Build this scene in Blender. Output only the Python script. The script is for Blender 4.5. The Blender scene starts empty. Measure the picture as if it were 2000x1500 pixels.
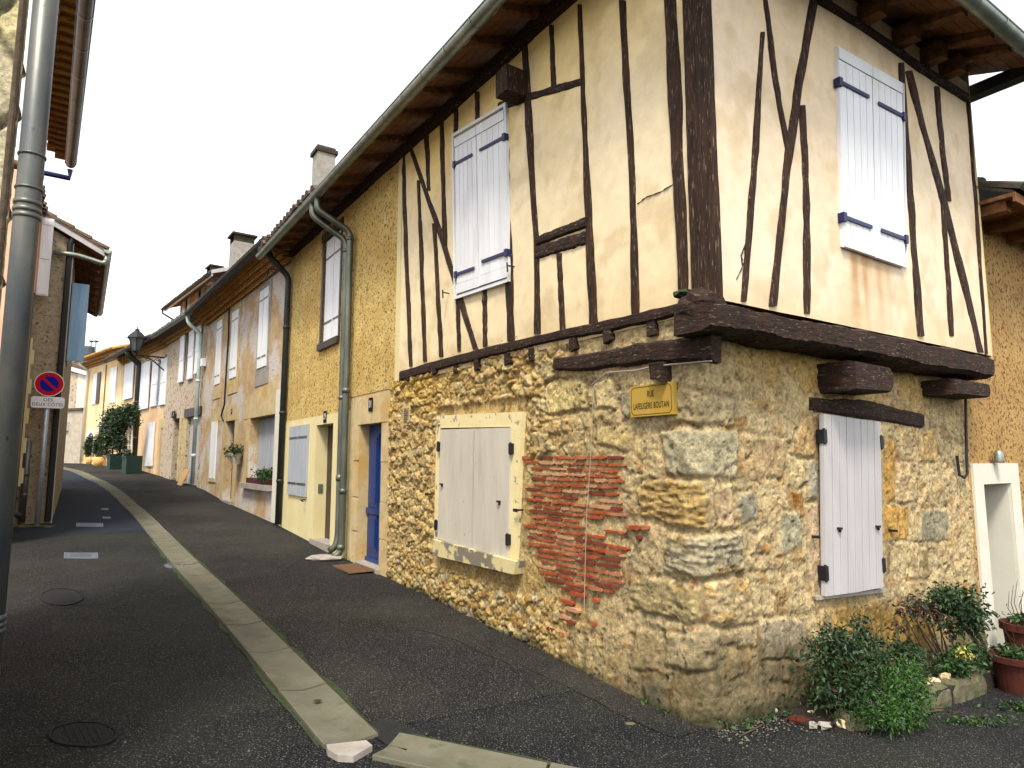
import bpy, math, random
import numpy as np
from mathutils import Vector
random.seed(7); RNG = np.random.default_rng(11)

# ------------------------------------------------------------------ camera, light
sc = bpy.context.scene
COL = sc.collection
H = 1.65
FPX = 1257.0
PITCH = math.atan(146 / 1257.0)
cam = bpy.data.cameras.new('camera'); camo = bpy.data.objects.new('camera', cam); COL.objects.link(camo)
camo.location = (0, 0, H); camo.rotation_euler = (math.pi / 2 + PITCH, 0, 0)
cam.sensor_fit = 'HORIZONTAL'; cam.sensor_width = 36; cam.lens = 36 * FPX / 2000
cam.clip_start = 0.05; cam.clip_end = 2000
sc.camera = camo
SUN_DIR = Vector((-0.08, -0.54, 0.84)).normalized()
w = bpy.data.worlds.new('World'); sc.world = w; w.use_nodes = True
nt = w.node_tree; bg = nt.nodes['Background']
sky = nt.nodes.new('ShaderNodeTexSky'); sky.sky_type = 'NISHITA'; sky.sun_disc = False
sky.sun_elevation = math.asin(SUN_DIR.z); sky.sun_rotation = math.atan2(SUN_DIR.x, SUN_DIR.y)
sky.air_density = 1.0; sky.dust_density = 1.5; sky.ozone_density = 1.0
hs = nt.nodes.new('ShaderNodeHueSaturation'); hs.inputs['Saturation'].default_value = 0.12
nt.links.new(sky.outputs[0], hs.inputs['Color']); nt.links.new(hs.outputs[0], bg.inputs['Color'])
bg.inputs['Strength'].default_value = 0.15
sl = bpy.data.lights.new('sun', 'SUN'); sl.energy = 1.75; sl.angle = math.radians(12); sl.color = (1.0, 0.93, 0.80)
so = bpy.data.objects.new('sun', sl); COL.objects.link(so); so.rotation_euler = (-SUN_DIR).to_track_quat('-Z', 'Y').to_euler()
so.location = (0, 0, 30)
vs = sc.view_settings; vs.view_transform = 'Standard'; vs.look = 'None'; vs.gamma = 1.0; vs.use_curve_mapping = False
vs.exposure = 1.5

# ------------------------------------------------------------------ survey helpers
CP, SP = math.cos(PITCH), math.sin(PITCH)
def ray(u, v):
    a = u - 1000; b = 750 - v
    return np.array([a, FPX * CP - b * SP, FPX * SP + b * CP])
ANG = math.radians(33.6)
dA = np.array([-math.sin(ANG), math.cos(ANG)]); dB = np.array([math.cos(ANG), math.sin(ANG)])
C0 = np.array([1.2821918, 4.41767802])
class Wall:                       # a vertical plane: s along, z up, o outward
    def __init__(s, P, d, n): s.P = np.array(P, float); s.d = np.array(d, float); s.n = np.array(n, float)
    def w(s, a, z, o=0.0):
        q = s.P + s.d * a + s.n * o; return (q[0], q[1], z)
    def px(s, u, v, o=0.0):
        r = ray(u, v); P0 = s.P + s.n * o; t = (P0 @ s.n) / (r[:2] @ s.n); Q = r * t
        return float((Q[:2] - s.P) @ s.d), float(Q[2] + H)
def wall_deg(P, th):
    t = math.radians(th); d = np.array([-math.sin(t), math.cos(t)]); return Wall(P, d, (-d[1], d[0]))
A = Wall(C0, dA, -dB); B = Wall(C0, dB, -dA)
def at_u(wl, u):                  # ground-plan point where the wall crosses picture column u
    a, z = wl.px(u, 700); return wl.P + wl.d * a
W2 = wall_deg(at_u(A, 565), 36.5); W3 = wall_deg(at_u(W2, 402), 40); W4 = wall_deg(at_u(W3, 326), 43); W5 = wall_deg(at_u(W4, 243), 47)
J6 = at_u(W5, 172)
_ra = ([-60, -30, -3, 0, 5.6, 7.6, 11, 15.8, 18.4, 23.4, 27, 33, 36, 60, 300], [-.8, -.5, -.16, -.1, .08, .12, .27, .51, .72, .94, 1.16, 1.3, 1.4, 1.7, 2.5])
def gz(x, y):
    x = np.asarray(x, float); y = np.asarray(y, float)
    a = (x - C0[0]) * dA[0] + (y - C0[1]) * dA[1]; b = (x - C0[0]) * dB[0] + (y - C0[1]) * dB[1]
    ra = np.interp(a, _ra[0], _ra[1]); wt = 1 - np.clip((a - 3) / 8, 0, 1); bb = np.clip(b, -6, 9)
    return ra - wt * np.where(b < 0, .045, .06) * bb
def gpt(u, v):                    # where a sight line meets the ground
    d = ray(u, v); t = 0.5 / FPX; st = 0.02 / FPX
    p = np.array([0, 0, H])
    while t < 90 / FPX:
        q = d * t; 
        if q[2] + H < gz(q[0], q[1]): break
        t += st
    q = d * t; return np.array([q[0], q[1], float(gz(q[0], q[1]))])
def ppt(u, v, depth):             # a sight line at a distance (forward metres)
    d = ray(u, v); q = d * (depth / d[1]); return np.array([q[0], q[1], q[2] + H])

# ------------------------------------------------------------------ numeric noise
def _h(ix, iy, seed):
    n = (ix.astype(np.int64) * 374761393 + iy.astype(np.int64) * 668265263 + seed * 1442695041) & 0x7fffffff
    n = ((n ^ (n >> 13)) * 1274126177) & 0x7fffffff
    n = n ^ (n >> 16)
    return (n & 0xffff) / 65535.0
def vnoise(x, y, seed=0):
    x = np.asarray(x, float); y = np.asarray(y, float)
    ix = np.floor(x); iy = np.floor(y); fx = x - ix; fy = y - iy
    fx = fx * fx * (3 - 2 * fx); fy = fy * fy * (3 - 2 * fy)
    a = _h(ix, iy, seed); b = _h(ix + 1, iy, seed); c = _h(ix, iy + 1, seed); d = _h(ix + 1, iy + 1, seed)
    return (a * (1 - fx) + b * fx) * (1 - fy) + (c * (1 - fx) + d * fx) * fy
def fbm(x, y, seed=0, o=4):
    r = 0; am = .5; f = 1
    for i in range(o): r = r + am * (vnoise(x * f, y * f, seed + i * 17) - .5); am *= .5; f *= 2.03
    return r
def worley(x, y, seed=0, jit=.9):
    ix = np.floor(x); iy = np.floor(y)
    f1 = np.full(x.shape, 9.); f2 = np.full(x.shape, 9.); idx = np.zeros(x.shape); cz = np.zeros(x.shape)
    for dx in (-1, 0, 1):
        for dy in (-1, 0, 1):
            cx = ix + dx; cy = iy + dy
            px = cx + .5 + jit * (_h(cx, cy, seed) - .5); py = cy + .5 + jit * (_h(cx, cy, seed + 5) - .5)
            d = np.hypot(px - x, py - y)
            m = d < f1
            f2 = np.where(m, f1, np.minimum(f2, d)); f1 = np.where(m, d, f1)
            idx = np.where(m, _h(cx, cy, seed + 9), idx); cz = np.where(m, _h(cx, cy, seed + 23), cz)
    return f1, f2, idx, cz
def sstep(a, b, x): t = np.clip((x - a) / (b - a), 0, 1); return t * t * (3 - 2 * t)

# ------------------------------------------------------------------ materials
M = {}
def L(c): return tuple(((v / 255) / 12.92 if v / 255 <= .04045 else ((v / 255 + .055) / 1.055) ** 2.4) for v in c) + (1,)
def lin(*c): return tuple(c) + (1,)
def mat(name, c1, c2=None, scale=6, rough=.9, bump=.15, bscale=40, metal=0, stretch=(1, 1, 1), c3=None, s3=60, t3=(.6, .68), detail=6, attr=None, spec=.3, c4=None, s4=1.2, t4=(.5, .7)):
    m = bpy.data.materials.new(name); m.use_nodes = True; t = m.node_tree; N = t.nodes; K = t.links
    b = N['Principled BSDF']; b.inputs['Roughness'].default_value = rough; b.inputs['Metallic'].default_value = metal
    b.inputs['Specular IOR Level'].default_value = spec
    tc = N.new('ShaderNodeTexCoord'); mp = N.new('ShaderNodeMapping'); mp.inputs['Scale'].default_value = stretch
    K.new(tc.outputs['Object'], mp.inputs[0])
    def noise(s, d=detail, r=.6):
        n = N.new('ShaderNodeTexNoise'); n.inputs['Scale'].default_value = s; n.inputs['Detail'].default_value = d; n.inputs['Roughness'].default_value = r
        K.new(mp.outputs[0], n.inputs['Vector']); return n
    def ramp(n, a, bb):
        r = N.new('ShaderNodeMapRange'); r.inputs['From Min'].default_value = a; r.inputs['From Max'].default_value = bb
        K.new(n.outputs[0], r.inputs[0]); return r.outputs[0]
    def mix(f, x, y):
        q = N.new('ShaderNodeMix'); q.data_type = 'RGBA'
        K.new(f, q.inputs['Factor'])
        for i, v in ((6, x), (7, y)):
            if isinstance(v, tuple): q.inputs[i].default_value = v
            else: K.new(v, q.inputs[i])
        return q.outputs[2]
    if attr:
        at = N.new('ShaderNodeAttribute'); at.attribute_name = attr
        v = N.new('ShaderNodeMapRange'); v.inputs['From Min'].default_value = .3; v.inputs['From Max'].default_value = .7
        v.inputs['To Min'].default_value = c1; v.inputs['To Max'].default_value = c2
        K.new(noise(scale).outputs[0], v.inputs[0])
        q = N.new('ShaderNodeVectorMath'); q.operation = 'SCALE'; K.new(at.outputs['Color'], q.inputs[0]); K.new(v.outputs[0], q.inputs['Scale'])
        col = q.outputs[0]
    else:
        c2 = c2 or c1
        col = mix(ramp(noise(scale), .32, .68), c1, c2)
    if c4: col = mix(ramp(noise(s4, 5), *t4), col, c4)
    if c3: col = mix(ramp(noise(s3, 3), *t3), col, c3)
    K.new(col, b.inputs['Base Color'])
    if bump:
        bp = N.new('ShaderNodeBump'); bp.inputs['Strength'].default_value = bump; bp.inputs['Distance'].default_value = .02
        K.new(noise(bscale, 8, .65).outputs[0], bp.inputs['Height']); K.new(bp.outputs[0], b.inputs['Normal'])
    M[name] = m; return m
mat('stone', .52, 1.16, scale=42, bump=.8, bscale=34, attr='col')
mat('plaster', .87, 1.02, scale=9, bump=.12, bscale=60, attr='col', c3=lin(.30, .2, .1), s3=48, t3=(.74, .8))
mat('timber', lin(.007, .003, .0016), lin(.045, .019, .008), scale=30, bump=.9, bscale=45, stretch=(1, 1, .12), c3=lin(.15, .105, .065), s3=85, t3=(.59, .68))
mat('timber_flat', lin(.009, .0042, .0025), lin(.034, .015, .008), scale=26, bump=.9, bscale=40, stretch=(.25, .25, 1), c3=lin(.16, .11, .07), s3=85, t3=(.60, .69))
mat('rafter_wood', lin(.07, .03, .012), lin(.19, .085, .03), scale=14, bump=.4, bscale=30, c3=lin(.42, .27, .11), s3=9, t3=(.66, .74))
mat('soffit_wood', lin(.11, .045, .016), lin(.23, .095, .033), scale=8, bump=.3, bscale=40)
mat('zinc', lin(.17, .2, .16), lin(.29, .33, .28), scale=5, rough=.42, bump=.03, bscale=10, metal=.75, spec=.5)
mat('zinc_pipe', lin(.075, .085, .068), lin(.15, .16, .13), scale=6, rough=.42, bump=.05, bscale=20, metal=.65, stretch=(1, 1, .3), c4=lin(.2, .2, .16), s4=4, t4=(.55, .75))
mat('cable_grey', lin(.3, .27, .2), bump=0)
mat('zinc_dark', lin(.09, .1, .105), lin(.16, .17, .165), scale=4, rough=.45, bump=.03, metal=.7, stretch=(1, 1, .3))
mat('zinc_near', lin(.045, .055, .066), lin(.12, .115, .095), scale=5, rough=.42, bump=.05, bscale=22, metal=.55, stretch=(1, 1, .4), c4=lin(.16, .15, .12), s4=3, t4=(.55, .75), c3=lin(.03, .03, .028), s3=40, t3=(.66, .74))
mat('dark_pipe', lin(.012, .014, .013), lin(.03, .032, .028), rough=.5, bump=.05)
mat('pale_pipe', lin(.36, .46, .44), lin(.5, .58, .54), rough=.5, bump=.05, scale=3)
mat('white_paint', lin(.62, .63, .65), lin(.68, .68, .69), scale=4, rough=.5, bump=.06, bscale=30, stretch=(1, 1, .2), c4=lin(.52, .52, .51), s4=3, t4=(.5, .75))
mat('grey_white_paint', lin(.42, .39, .32), lin(.5, .46, .385), scale=5, rough=.55, bump=.06, bscale=30, stretch=(1, 1, .2), c3=lin(.2, .18, .14), s3=30, t3=(.69, .77), c4=lin(.33, .30, .235), s4=3.5, t4=(.52, .72))
mat('pale_grey_paint', lin(.34, .32, .32), lin(.41, .385, .38), scale=5, rough=.55, bump=.05, stretch=(1, 1, .2))
mat('blue_grey_paint', lin(.27, .29, .32), lin(.34, .36, .38), rough=.6, bump=.06, stretch=(1, 1, .2))
mat('sky_blue_paint', lin(.16, .27, .4), lin(.26, .38, .5), rough=.7, bump=.1, scale=12, stretch=(1, 1, .1))
mat('blue_paint', lin(.0015, .021, .11), lin(.002, .03, .15), rough=.35, bump=.03, spec=.5)
mat('black_iron', lin(.006, .006, .008), lin(.014, .013, .015), rough=.5, bump=.2, bscale=60)
mat('blue_iron', lin(.006, .009, .05), lin(.01, .014, .08), rough=.4, bump=.1)
mat('roughcast', lin(.43, .295, .085), lin(.56, .405, .145), scale=3, bump=1.0, bscale=30, c3=lin(.12, .07, .018), s3=22, t3=(.53, .64), c4=lin(.42, .265, .065), s4=1.1, t4=(.48, .7))
mat('roughcast_orange', lin(.32, .18, .055), lin(.41, .26, .09), scale=3, bump=1.0, bscale=30, c3=lin(.11, .05, .014), s3=24, t3=(.51, .63))
mat('cream_plaster', lin(.53, .445, .22), lin(.58, .50, .28), scale=2, bump=.06, bscale=30)
mat('cream_white', lin(.5, .475, .39), lin(.56, .535, .45), scale=3, bump=.05)
mat('dressed_stone', lin(.38, .285, .14), lin(.50, .39, .215), scale=5, bump=.35, bscale=22, c3=lin(.30, .2, .08), s3=14, t3=(.62, .75), c4=lin(.42, .27, .09), s4=2, t4=(.52, .66))
mat('grey_stone', lin(.21, .19, .165), lin(.31, .28, .245), scale=6, bump=.5, bscale=24, c3=lin(.12, .1, .07), s3=14, t3=(.62, .74))
mat('peeling_plaster', lin(.60, .50, .24), lin(.68, .58, .33), scale=4, bump=.12, bscale=30, c3=lin(.27, .24, .17), s3=9, t3=(.61, .64))
mat('peeling_sill', lin(.5, .42, .2), lin(.58, .49, .27), scale=4, bump=.15, bscale=30, c3=lin(.17, .15, .11), s3=5, t3=(.49, .55))
mat('weathered_render', lin(.34, .225, .115), lin(.47, .34, .185), scale=4, bump=.7, bscale=26, c3=lin(.19, .12, .06), s3=18, t3=(.58, .7), c4=lin(.47, .42, .38), s4=.8, t4=(.47, .55))
mat('pink_render', lin(.55, .34, .19), lin(.66, .45, .28), scale=3, bump=.4, bscale=20, c4=lin(.50, .38, .2), s4=.9, t4=(.5, .6), c3=lin(.25, .16, .09), s3=16, t3=(.62, .75))
mat('yellow_render', lin(.66, .48, .26), lin(.72, .56, .34), scale=1.5, bump=.1, c4=lin(.62, .40, .18), s4=.7, t4=(.5, .62))
mat('pink_plaster', lin(.62, .33, .21), lin(.72, .45, .32), scale=2, bump=.1)
mat('brick_red', lin(.20, .034, .012), lin(.34, .07, .022), scale=11, bump=.4, bscale=50, c4=lin(.34, .15, .07), s4=5, t4=(.48, .62))
mat('brick_pale', lin(.36, .17, .085), lin(.44, .25, .14), scale=14, bump=.5, bscale=50)
mat('brick_dark', lin(.1, .022, .012), lin(.2, .04, .018), scale=11, bump=.5, bscale=50)
mat('tile_dark', lin(.02, .014, .011), lin(.05, .032, .022), scale=7, bump=.4, c3=lin(.03, .04, .015), s3=6, t3=(.52, .62))
mat('tile', lin(.06, .042, .03), lin(.14, .085, .052), scale=7, bump=.4, bscale=30, c3=lin(.05, .06, .03), s3=6, t3=(.55, .65))
mat('tile_warm', lin(.42, .2, .05), lin(.6, .34, .1), scale=6, bump=.3, c3=lin(.15, .07, .02), s3=12, t3=(.6, .7))
mat('dark_void', lin(.012, .010, .008), lin(.018, .015, .012), bump=0)
mat('dark_door', lin(.028, .018, .014), lin(.045, .03, .022), rough=.5, bump=.1, stretch=(1, 1, .2))
mat('stucco_brown', lin(.22, .175, .11), lin(.34, .275, .18), scale=9, bump=.7, bscale=26, c3=lin(.08, .06, .04), s3=20, t3=(.57, .66))
mat('stucco_light', lin(.30, .255, .19), lin(.42, .36, .28), scale=5, bump=.25, bscale=26)
mat('rubble_left', lin(.36, .28, .2), lin(.50, .41, .31), scale=8, bump=1.0, bscale=9, c3=lin(.16, .12, .065), s3=8, t3=(.54, .62))
mat('concrete', lin(.085, .08, .052), lin(.125, .117, .083), scale=4, bump=.3, bscale=50, c3=lin(.06, .068, .035), s3=5, t3=(.58, .72))
mat('white_stone', lin(.21, .185, .155), lin(.3, .27, .235), scale=9, bump=.3, bscale=30)
mat('moss', lin(.016, .026, .008), lin(.035, .05, .016), scale=20, bump=.7, bscale=60)
mat('crack', lin(.008, .008, .008), lin(.014, .014, .013), bump=.3)
mat('patch', lin(.004, .004, .0045), lin(.008, .008, .008), scale=30, bump=.6, bscale=70)
mat('asphalt_stain', lin(.007, .007, .007), lin(.013, .013, .0125), scale=20, bump=.6, bscale=110, c3=lin(.09, .085, .08), s3=105, t3=(.62, .7))
mat('cover_metal', lin(.09, .1, .13), lin(.14, .155, .19), rough=.5, metal=.4, bump=.4, bscale=60)
mat('terracotta', lin(.038, .007, .0035), lin(.065, .013, .006), scale=8, bump=.15)
mat('terracotta_pale', lin(.5, .27, .09), lin(.62, .38, .14), scale=6, bump=.1)
mat('green_box', lin(.006, .022, .018), lin(.01, .03, .024), rough=.55, bump=.05)
mat('soil', lin(.012, .009, .006), lin(.03, .022, .014), scale=20, bump=1, bscale=50)
mat('bark', lin(.05, .035, .02), lin(.10, .07, .045), scale=20, bump=.5)
mat('leaf_dark', lin(.007, .018, .006), lin(.02, .042, .011), scale=16, bump=0, rough=.55, spec=.4)
mat('leaf_mid', lin(.011, .032, .006), lin(.03, .066, .012), scale=16, bump=0, rough=.55, spec=.4)
mat('leaf_bright', lin(.022, .075, .008), lin(.055, .13, .018), scale=16, bump=0, rough=.55)
mat('leaf_yellow', lin(.3, .27, .05), lin(.42, .38, .12), scale=16, bump=0)
mat('leaf_brown', lin(.025, .013, .009), lin(.055, .025, .017), scale=16, bump=0)
mat('sign_yellow', lin(.34, .215, .035), lin(.38, .245, .045), spec=.15, rough=.5, bump=0)
mat('sign_red', lin(.42, .003, .007), rough=.6, bump=0, spec=.1)
mat('sign_blue', lin(.003, .006, .22), rough=.6, bump=0, spec=.1)
mat('sign_white', lin(.62, .62, .62), lin(.68, .68, .68), rough=.4, bump=0)
mat('sign_dark', lin(.006, .006, .009), rough=.6, bump=0, spec=.1)
mat('galvanised', lin(.28, .32, .38), lin(.42, .46, .5), scale=9, rough=.45, metal=.6, bump=.03)
mat('board_wood', lin(.32, .19, .07), lin(.42, .27, .11), scale=8, bump=.1, stretch=(1, 1, .2))
mat('shell', lin(.42, .31, .16), lin(.58, .48, .32), scale=14, bump=.2)
mat('flagstone', lin(.075, .064, .038), lin(.13, .11, .066), scale=9, bump=.6, c3=lin(.05, .075, .018), s3=7, t3=(.48, .62))
mat('tank', lin(.05, .07, .08), lin(.09, .11, .12), bump=.1)
mat('mat_brown', lin(.09, .045, .02), lin(.15, .08, .035), scale=40, bump=.8, bscale=90)
def asphalt(name, ca, cb, green, speck, tint):
    m = mat(name, ca, cb, scale=48, bump=.6, bscale=110, rough=.9, spec=.15, c3=speck, s3=95, t3=(.57, .67), c4=green, s4=.55, t4=(.43, .62), detail=8); return m
asphalt('asphalt', lin(.002, .0022, .003), lin(.0105, .011, .0128), lin(.016, .0165, .0125), lin(.12, .117, .108), None)
asphalt('asphalt_far', lin(.009, .0125, .02), lin(.018, .024, .036), lin(.016, .02, .028), lin(.04, .045, .054), None)
asphalt('footway', lin(.0035, .0034, .0036), lin(.0145, .014, .0138), lin(.023, .0215, .017), lin(.14, .135, .125), None)

# ------------------------------------------------------------------ objects
def empty(name, loc, label=None, cat=None, group=None):
    o = bpy.data.objects.new(name, None); COL.objects.link(o); o.location = [float(x) for x in loc]; o.empty_display_size = .2
    tag(o, label, cat, group); return o
def tag(o, label=None, cat=None, group=None, kind=None):
    if label: o['label'] = label
    if cat: o['category'] = cat
    if group: o['group'] = group
    if kind: o['kind'] = kind
    return o
def origin(o):
    v = Vector((0, 0, 0))
    while o is not None: v = v + o.location; o = o.parent
    return v
class MB:
    def __init__(s): s.v = []; s.f = []; s.mi = []
    def add(s, vs, fs, mi=0):
        b = len(s.v); s.v += [tuple(float(c) for c in q) for q in vs]; s.f += [tuple(i + b for i in q) for q in fs]; s.mi += [mi] * len(fs)
    def build(s, name, m, parent=None, loc=None, smooth=False, mats=None, label=None):
        base = Vector((0, 0, 0))
        o_loc = Vector((0, 0, 0))
        if parent is not None: base = origin(parent)
        elif loc is not None: base = Vector([float(x) for x in loc]); o_loc = base
        me = bpy.data.meshes.new(name)
        me.from_pydata([(x - base.x, y - base.y, z - base.z) for x, y, z in s.v], [], s.f)
        for mm in (mats or [m]): me.materials.append(M[mm] if isinstance(mm, str) else mm)
        if mats: me.polygons.foreach_set('material_index', s.mi)
        if smooth: me.polygons.foreach_set('use_smooth', [True] * len(s.f))
        me.update()
        o = bpy.data.objects.new(name, me); COL.objects.link(o)
        if parent is not None: o.parent = parent
        else: o.location = o_loc
        if label: o['label'] = label
        return o
    def hexa(s, q8, mi=0):        # 8 corners: 0-3 back loop, 4-7 front loop
        s.add(q8, [(3, 2, 1, 0), (4, 5, 6, 7), (0, 1, 5, 4), (1, 2, 6, 5), (2, 3, 7, 6), (3, 0, 4, 7)], mi)
    def box(s, wl, s0, s1, z0, z1, o0, o1, mi=0):
        s.hexa([wl.w(s0, z0, o0), wl.w(s1, z0, o0), wl.w(s1, z1, o0), wl.w(s0, z1, o0), wl.w(s0, z0, o1), wl.w(s1, z0, o1), wl.w(s1, z1, o1), wl.w(s0, z1, o1)], mi)
    def poly(s, wl, sz, o0, o1, mi=0):   # extruded outline
        n = len(sz); vs = [wl.w(a, z, o0) for a, z in sz] + [wl.w(a, z, o1) for a, z in sz]
        s.add(vs, [tuple(range(n))[::-1], tuple(range(n, 2 * n))] + [(i, (i + 1) % n, n + (i + 1) % n, n + i) for i in range(n)], mi)
    def tube(s, pts, r, n=10, cap=True, mi=0):
        pts = [np.array(p, float) for p in pts]; m = len(pts); rs = r if isinstance(r, (list, tuple)) else [r] * m
        b = len(s.v); up = None
        for i, p in enumerate(pts):
            t = pts[min(i + 1, m - 1)] - pts[max(i - 1, 0)]; t = t / (np.linalg.norm(t) + 1e-9)
            if up is None:
                up = np.array([0, 0, 1.]) if abs(t[2]) < .9 else np.array([1., 0, 0])
            x = np.cross(up, t); x /= np.linalg.norm(x) + 1e-9; y = np.cross(t, x); up = y
            for k in range(n):
                a = 2 * math.pi * k / n; q = p + (x * math.cos(a) + y * math.sin(a)) * rs[i]; s.v.append(tuple(float(c) for c in q))
        fs = []
        for i in range(m - 1):
            for k in range(n):
                fs.append((b + i * n + k, b + i * n + (k + 1) % n, b + (i + 1) * n + (k + 1) % n, b + (i + 1) * n + k))
        if cap: fs += [tuple(b + k for k in range(n))[::-1], tuple(b + (m - 1) * n + k for k in range(n))]
        s.f += fs; s.mi += [mi] * len(fs)
    def lathe(s, c, prof, n=20, mi=0):   # prof: (r, z) list
        b = len(s.v)
        for r, z in prof:
            for k in range(n):
                a = 2 * math.pi * k / n; s.v.append((float(c[0] + r * math.cos(a)), float(c[1] + r * math.sin(a)), float(c[2] + z)))
        fs = [(b + i * n + k, b + i * n + (k + 1) % n, b + (i + 1) * n + (k + 1) % n, b + (i + 1) * n + k) for i in range(len(prof) - 1) for k in range(n)]
        s.f += fs; s.mi += [mi] * len(fs)
    def blob(s, c, r, seed=0, mi=0, n=8, m=5, amp=.25):   # small rough stone
        rg = random.Random(seed); b = len(s.v); ring = []
        s.v.append((float(c[0]), float(c[1]), float(c[2] + r[2])))
        for i in range(1, m):
            th = math.pi * i / m
            for k in range(n):
                a = 2 * math.pi * k / n; j = 1 + amp * (rg.random() - .5) * 2
                s.v.append((float(c[0] + r[0] * j * math.sin(th) * math.cos(a)), float(c[1] + r[1] * j * math.sin(th) * math.sin(a)), float(c[2] + r[2] * j * math.cos(th))))
        s.v.append((float(c[0]), float(c[1]), float(c[2] - r[2]))); e = len(s.v) - 1
        fs = [(b, b + 1 + k, b + 1 + (k + 1) % n) for k in range(n)]
        for i in range(m - 2):
            for k in range(n): fs.append((b + 1 + i * n + k, b + 1 + (i + 1) * n + k, b + 1 + (i + 1) * n + (k + 1) % n, b + 1 + i * n + (k + 1) % n))
        fs += [(e, e - n + (k + 1) % n, e - n + k) for k in range(n)]
        s.f += fs; s.mi += [mi] * len(fs)
def grid_mesh(name, P, ni, nj, m, parent=None, col=None, smooth=True, mask=None):   # P: (ni*nj,3)
    base = np.array(origin(parent)) if parent is not None else np.zeros(3)
    me = bpy.data.meshes.new(name); me.vertices.add(ni * nj); me.vertices.foreach_set('co', (P - base).astype(np.float32).ravel())
    i, j = np.meshgrid(np.arange(ni - 1), np.arange(nj - 1), indexing='ij')
    a = (i * nj + j).ravel(); q = np.stack([a, a + nj, a + nj + 1, a + 1], 1)
    if mask is not None: q = q[mask.ravel()]
    n = len(q); me.loops.add(n * 4); me.loops.foreach_set('vertex_index', q.ravel().astype(np.int32))
    me.polygons.add(n); me.polygons.foreach_set('loop_start', (np.arange(n) * 4).astype(np.int32))
    me.update(calc_edges=True)
    if col is not None:
        at = me.attributes.new('col', 'FLOAT_COLOR', 'POINT'); at.data.foreach_set('color', np.c_[col, np.ones(len(col))].astype(np.float32).ravel())
    if smooth: me.polygons.foreach_set('use_smooth', np.ones(n, bool))
    me.materials.append(M[m]); o = bpy.data.objects.new(name, me); COL.objects.link(o)
    if parent is not None: o.parent = parent
    return o
def text_obj(name, body, size, wl, sz, o, parent, m, xs=1.0, flip=True):   # lettering lying on a wall plane
    cu = bpy.data.curves.new(name, 'FONT'); cu.body = body; cu.size = size; cu.align_x = 'CENTER'; cu.align_y = 'CENTER'; cu.extrude = .0008; cu.offset = 0; cu.space_character = 1.12
    t = bpy.data.objects.new(name + '_tmp', cu); COL.objects.link(t)
    dg = bpy.context.evaluated_depsgraph_get(); me = bpy.data.meshes.new_from_object(t.evaluated_get(dg)); bpy.data.objects.remove(t)
    sg = -1 if flip else 1        # reading direction against +s
    base = origin(parent); co = np.zeros(len(me.vertices) * 3); me.vertices.foreach_get('co', co); co = co.reshape(-1, 3)
    Q = np.array([wl.w(sz[0] + sg * c[0] * xs, sz[1] + c[1], o + c[2]) for c in co]) - np.array(base)
    me.vertices.foreach_set('co', Q.ravel()); me.materials.clear(); me.materials.append(M[m]); me.name = name; me.update()
    ob = bpy.data.objects.new(name, me); COL.objects.link(ob); ob.parent = parent; return ob

# quads given by four picture points (TL, TR, BR, BL) on a wall
class Quad:
    def __init__(s, wl, pts, o=0.0): s.wl = wl; s.q = [np.array(wl.px(u, v, o)) for u, v in pts]
    def at(s, x, y):              # x 0..1 left-right, y 0..1 top-bottom
        a, b, c, d = s.q; return tuple((a * (1 - x) + b * x) * (1 - y) + (d * (1 - x) + c * x) * y)
    def box(s, mb, x0, x1, y0, y1, o0, o1, mi=0):
        mb.poly(s.wl, [s.at(x0, y1), s.at(x1, y1), s.at(x1, y0), s.at(x0, y0)], o0, o1, mi)
    def size(s):
        a, b, c, d = s.q; return (np.linalg.norm(b - a) + np.linalg.norm(c - d)) / 2, (np.linalg.norm(d - a) + np.linalg.norm(c - b)) / 2
def shutter(parent, wl, pts, o, m, planks=4, hinges=None, hm='black_iron', rails=False, th=.03, label=None, side=0, latch=None, frame=None):
    q = Quad(wl, pts, o + th); mb = MB(); g = .004 / max(q.size()[0], .1)
    if rails:                     # framed leaf: rails at top and bottom with planks between
        hh = .11 / q.size()[1]
        q.box(mb, 0, 1, 0, hh, o, o + th); q.box(mb, 0, 1, 1 - hh, 1, o, o + th)
        for k in range(planks): q.box(mb, k / planks + g, (k + 1) / planks - g, hh + .004, 1 - hh - .004, o, o + th - .006)
        q.box(mb, .01, .99, .01, .99, o - .012, o + .004)
    else:
        for k in range(planks): q.box(mb, k / planks + (g if k else 0), (k + 1) / planks - (g if k < planks - 1 else 0), 0, 1, o, o + th + (.0015 if k % 2 else 0))
        q.box(mb, .01, .99, .005, .995, o - .01, o + th - .006)
    s = mb.build('shutter', m, parent, label=label)
    for hy in (hinges or []):
        hb = MB(); sx, sy = q.size(); dy = .016 / sy
        x0, x1 = (0.0, .86) if side == 0 else (.14, 1.0)
        q.box(hb, x0, x1, hy - dy, hy + dy, o + th + .002, o + th + .009)
        e = -.03 / sx if side == 0 else 1 + .03 / sx
        q.box(hb, min(e, e + (.05 / sx if side == 0 else -.05 / sx)), max(e, e + (.05 / sx if side == 0 else -.05 / sx)), hy - dy * 2.4, hy + dy * 2.4, o - .01, o + th + .014)
        hb.build('hinge', hm, s)
    for (lx, ly) in (latch or []):
        lb = MB(); sx, sy = q.size(); q.box(lb, lx - .018 / sx, lx + .018 / sx, ly - .01 / sy, ly + .008 / sy, o + th + .001, o + th + .03)
        q.box(lb, lx + .006 / sx, lx + .018 / sx, ly, ly + .03 / sy, o + th + .001, o + th + .02)
        lb.build('latch', 'black_iron', s)
    return s
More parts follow.
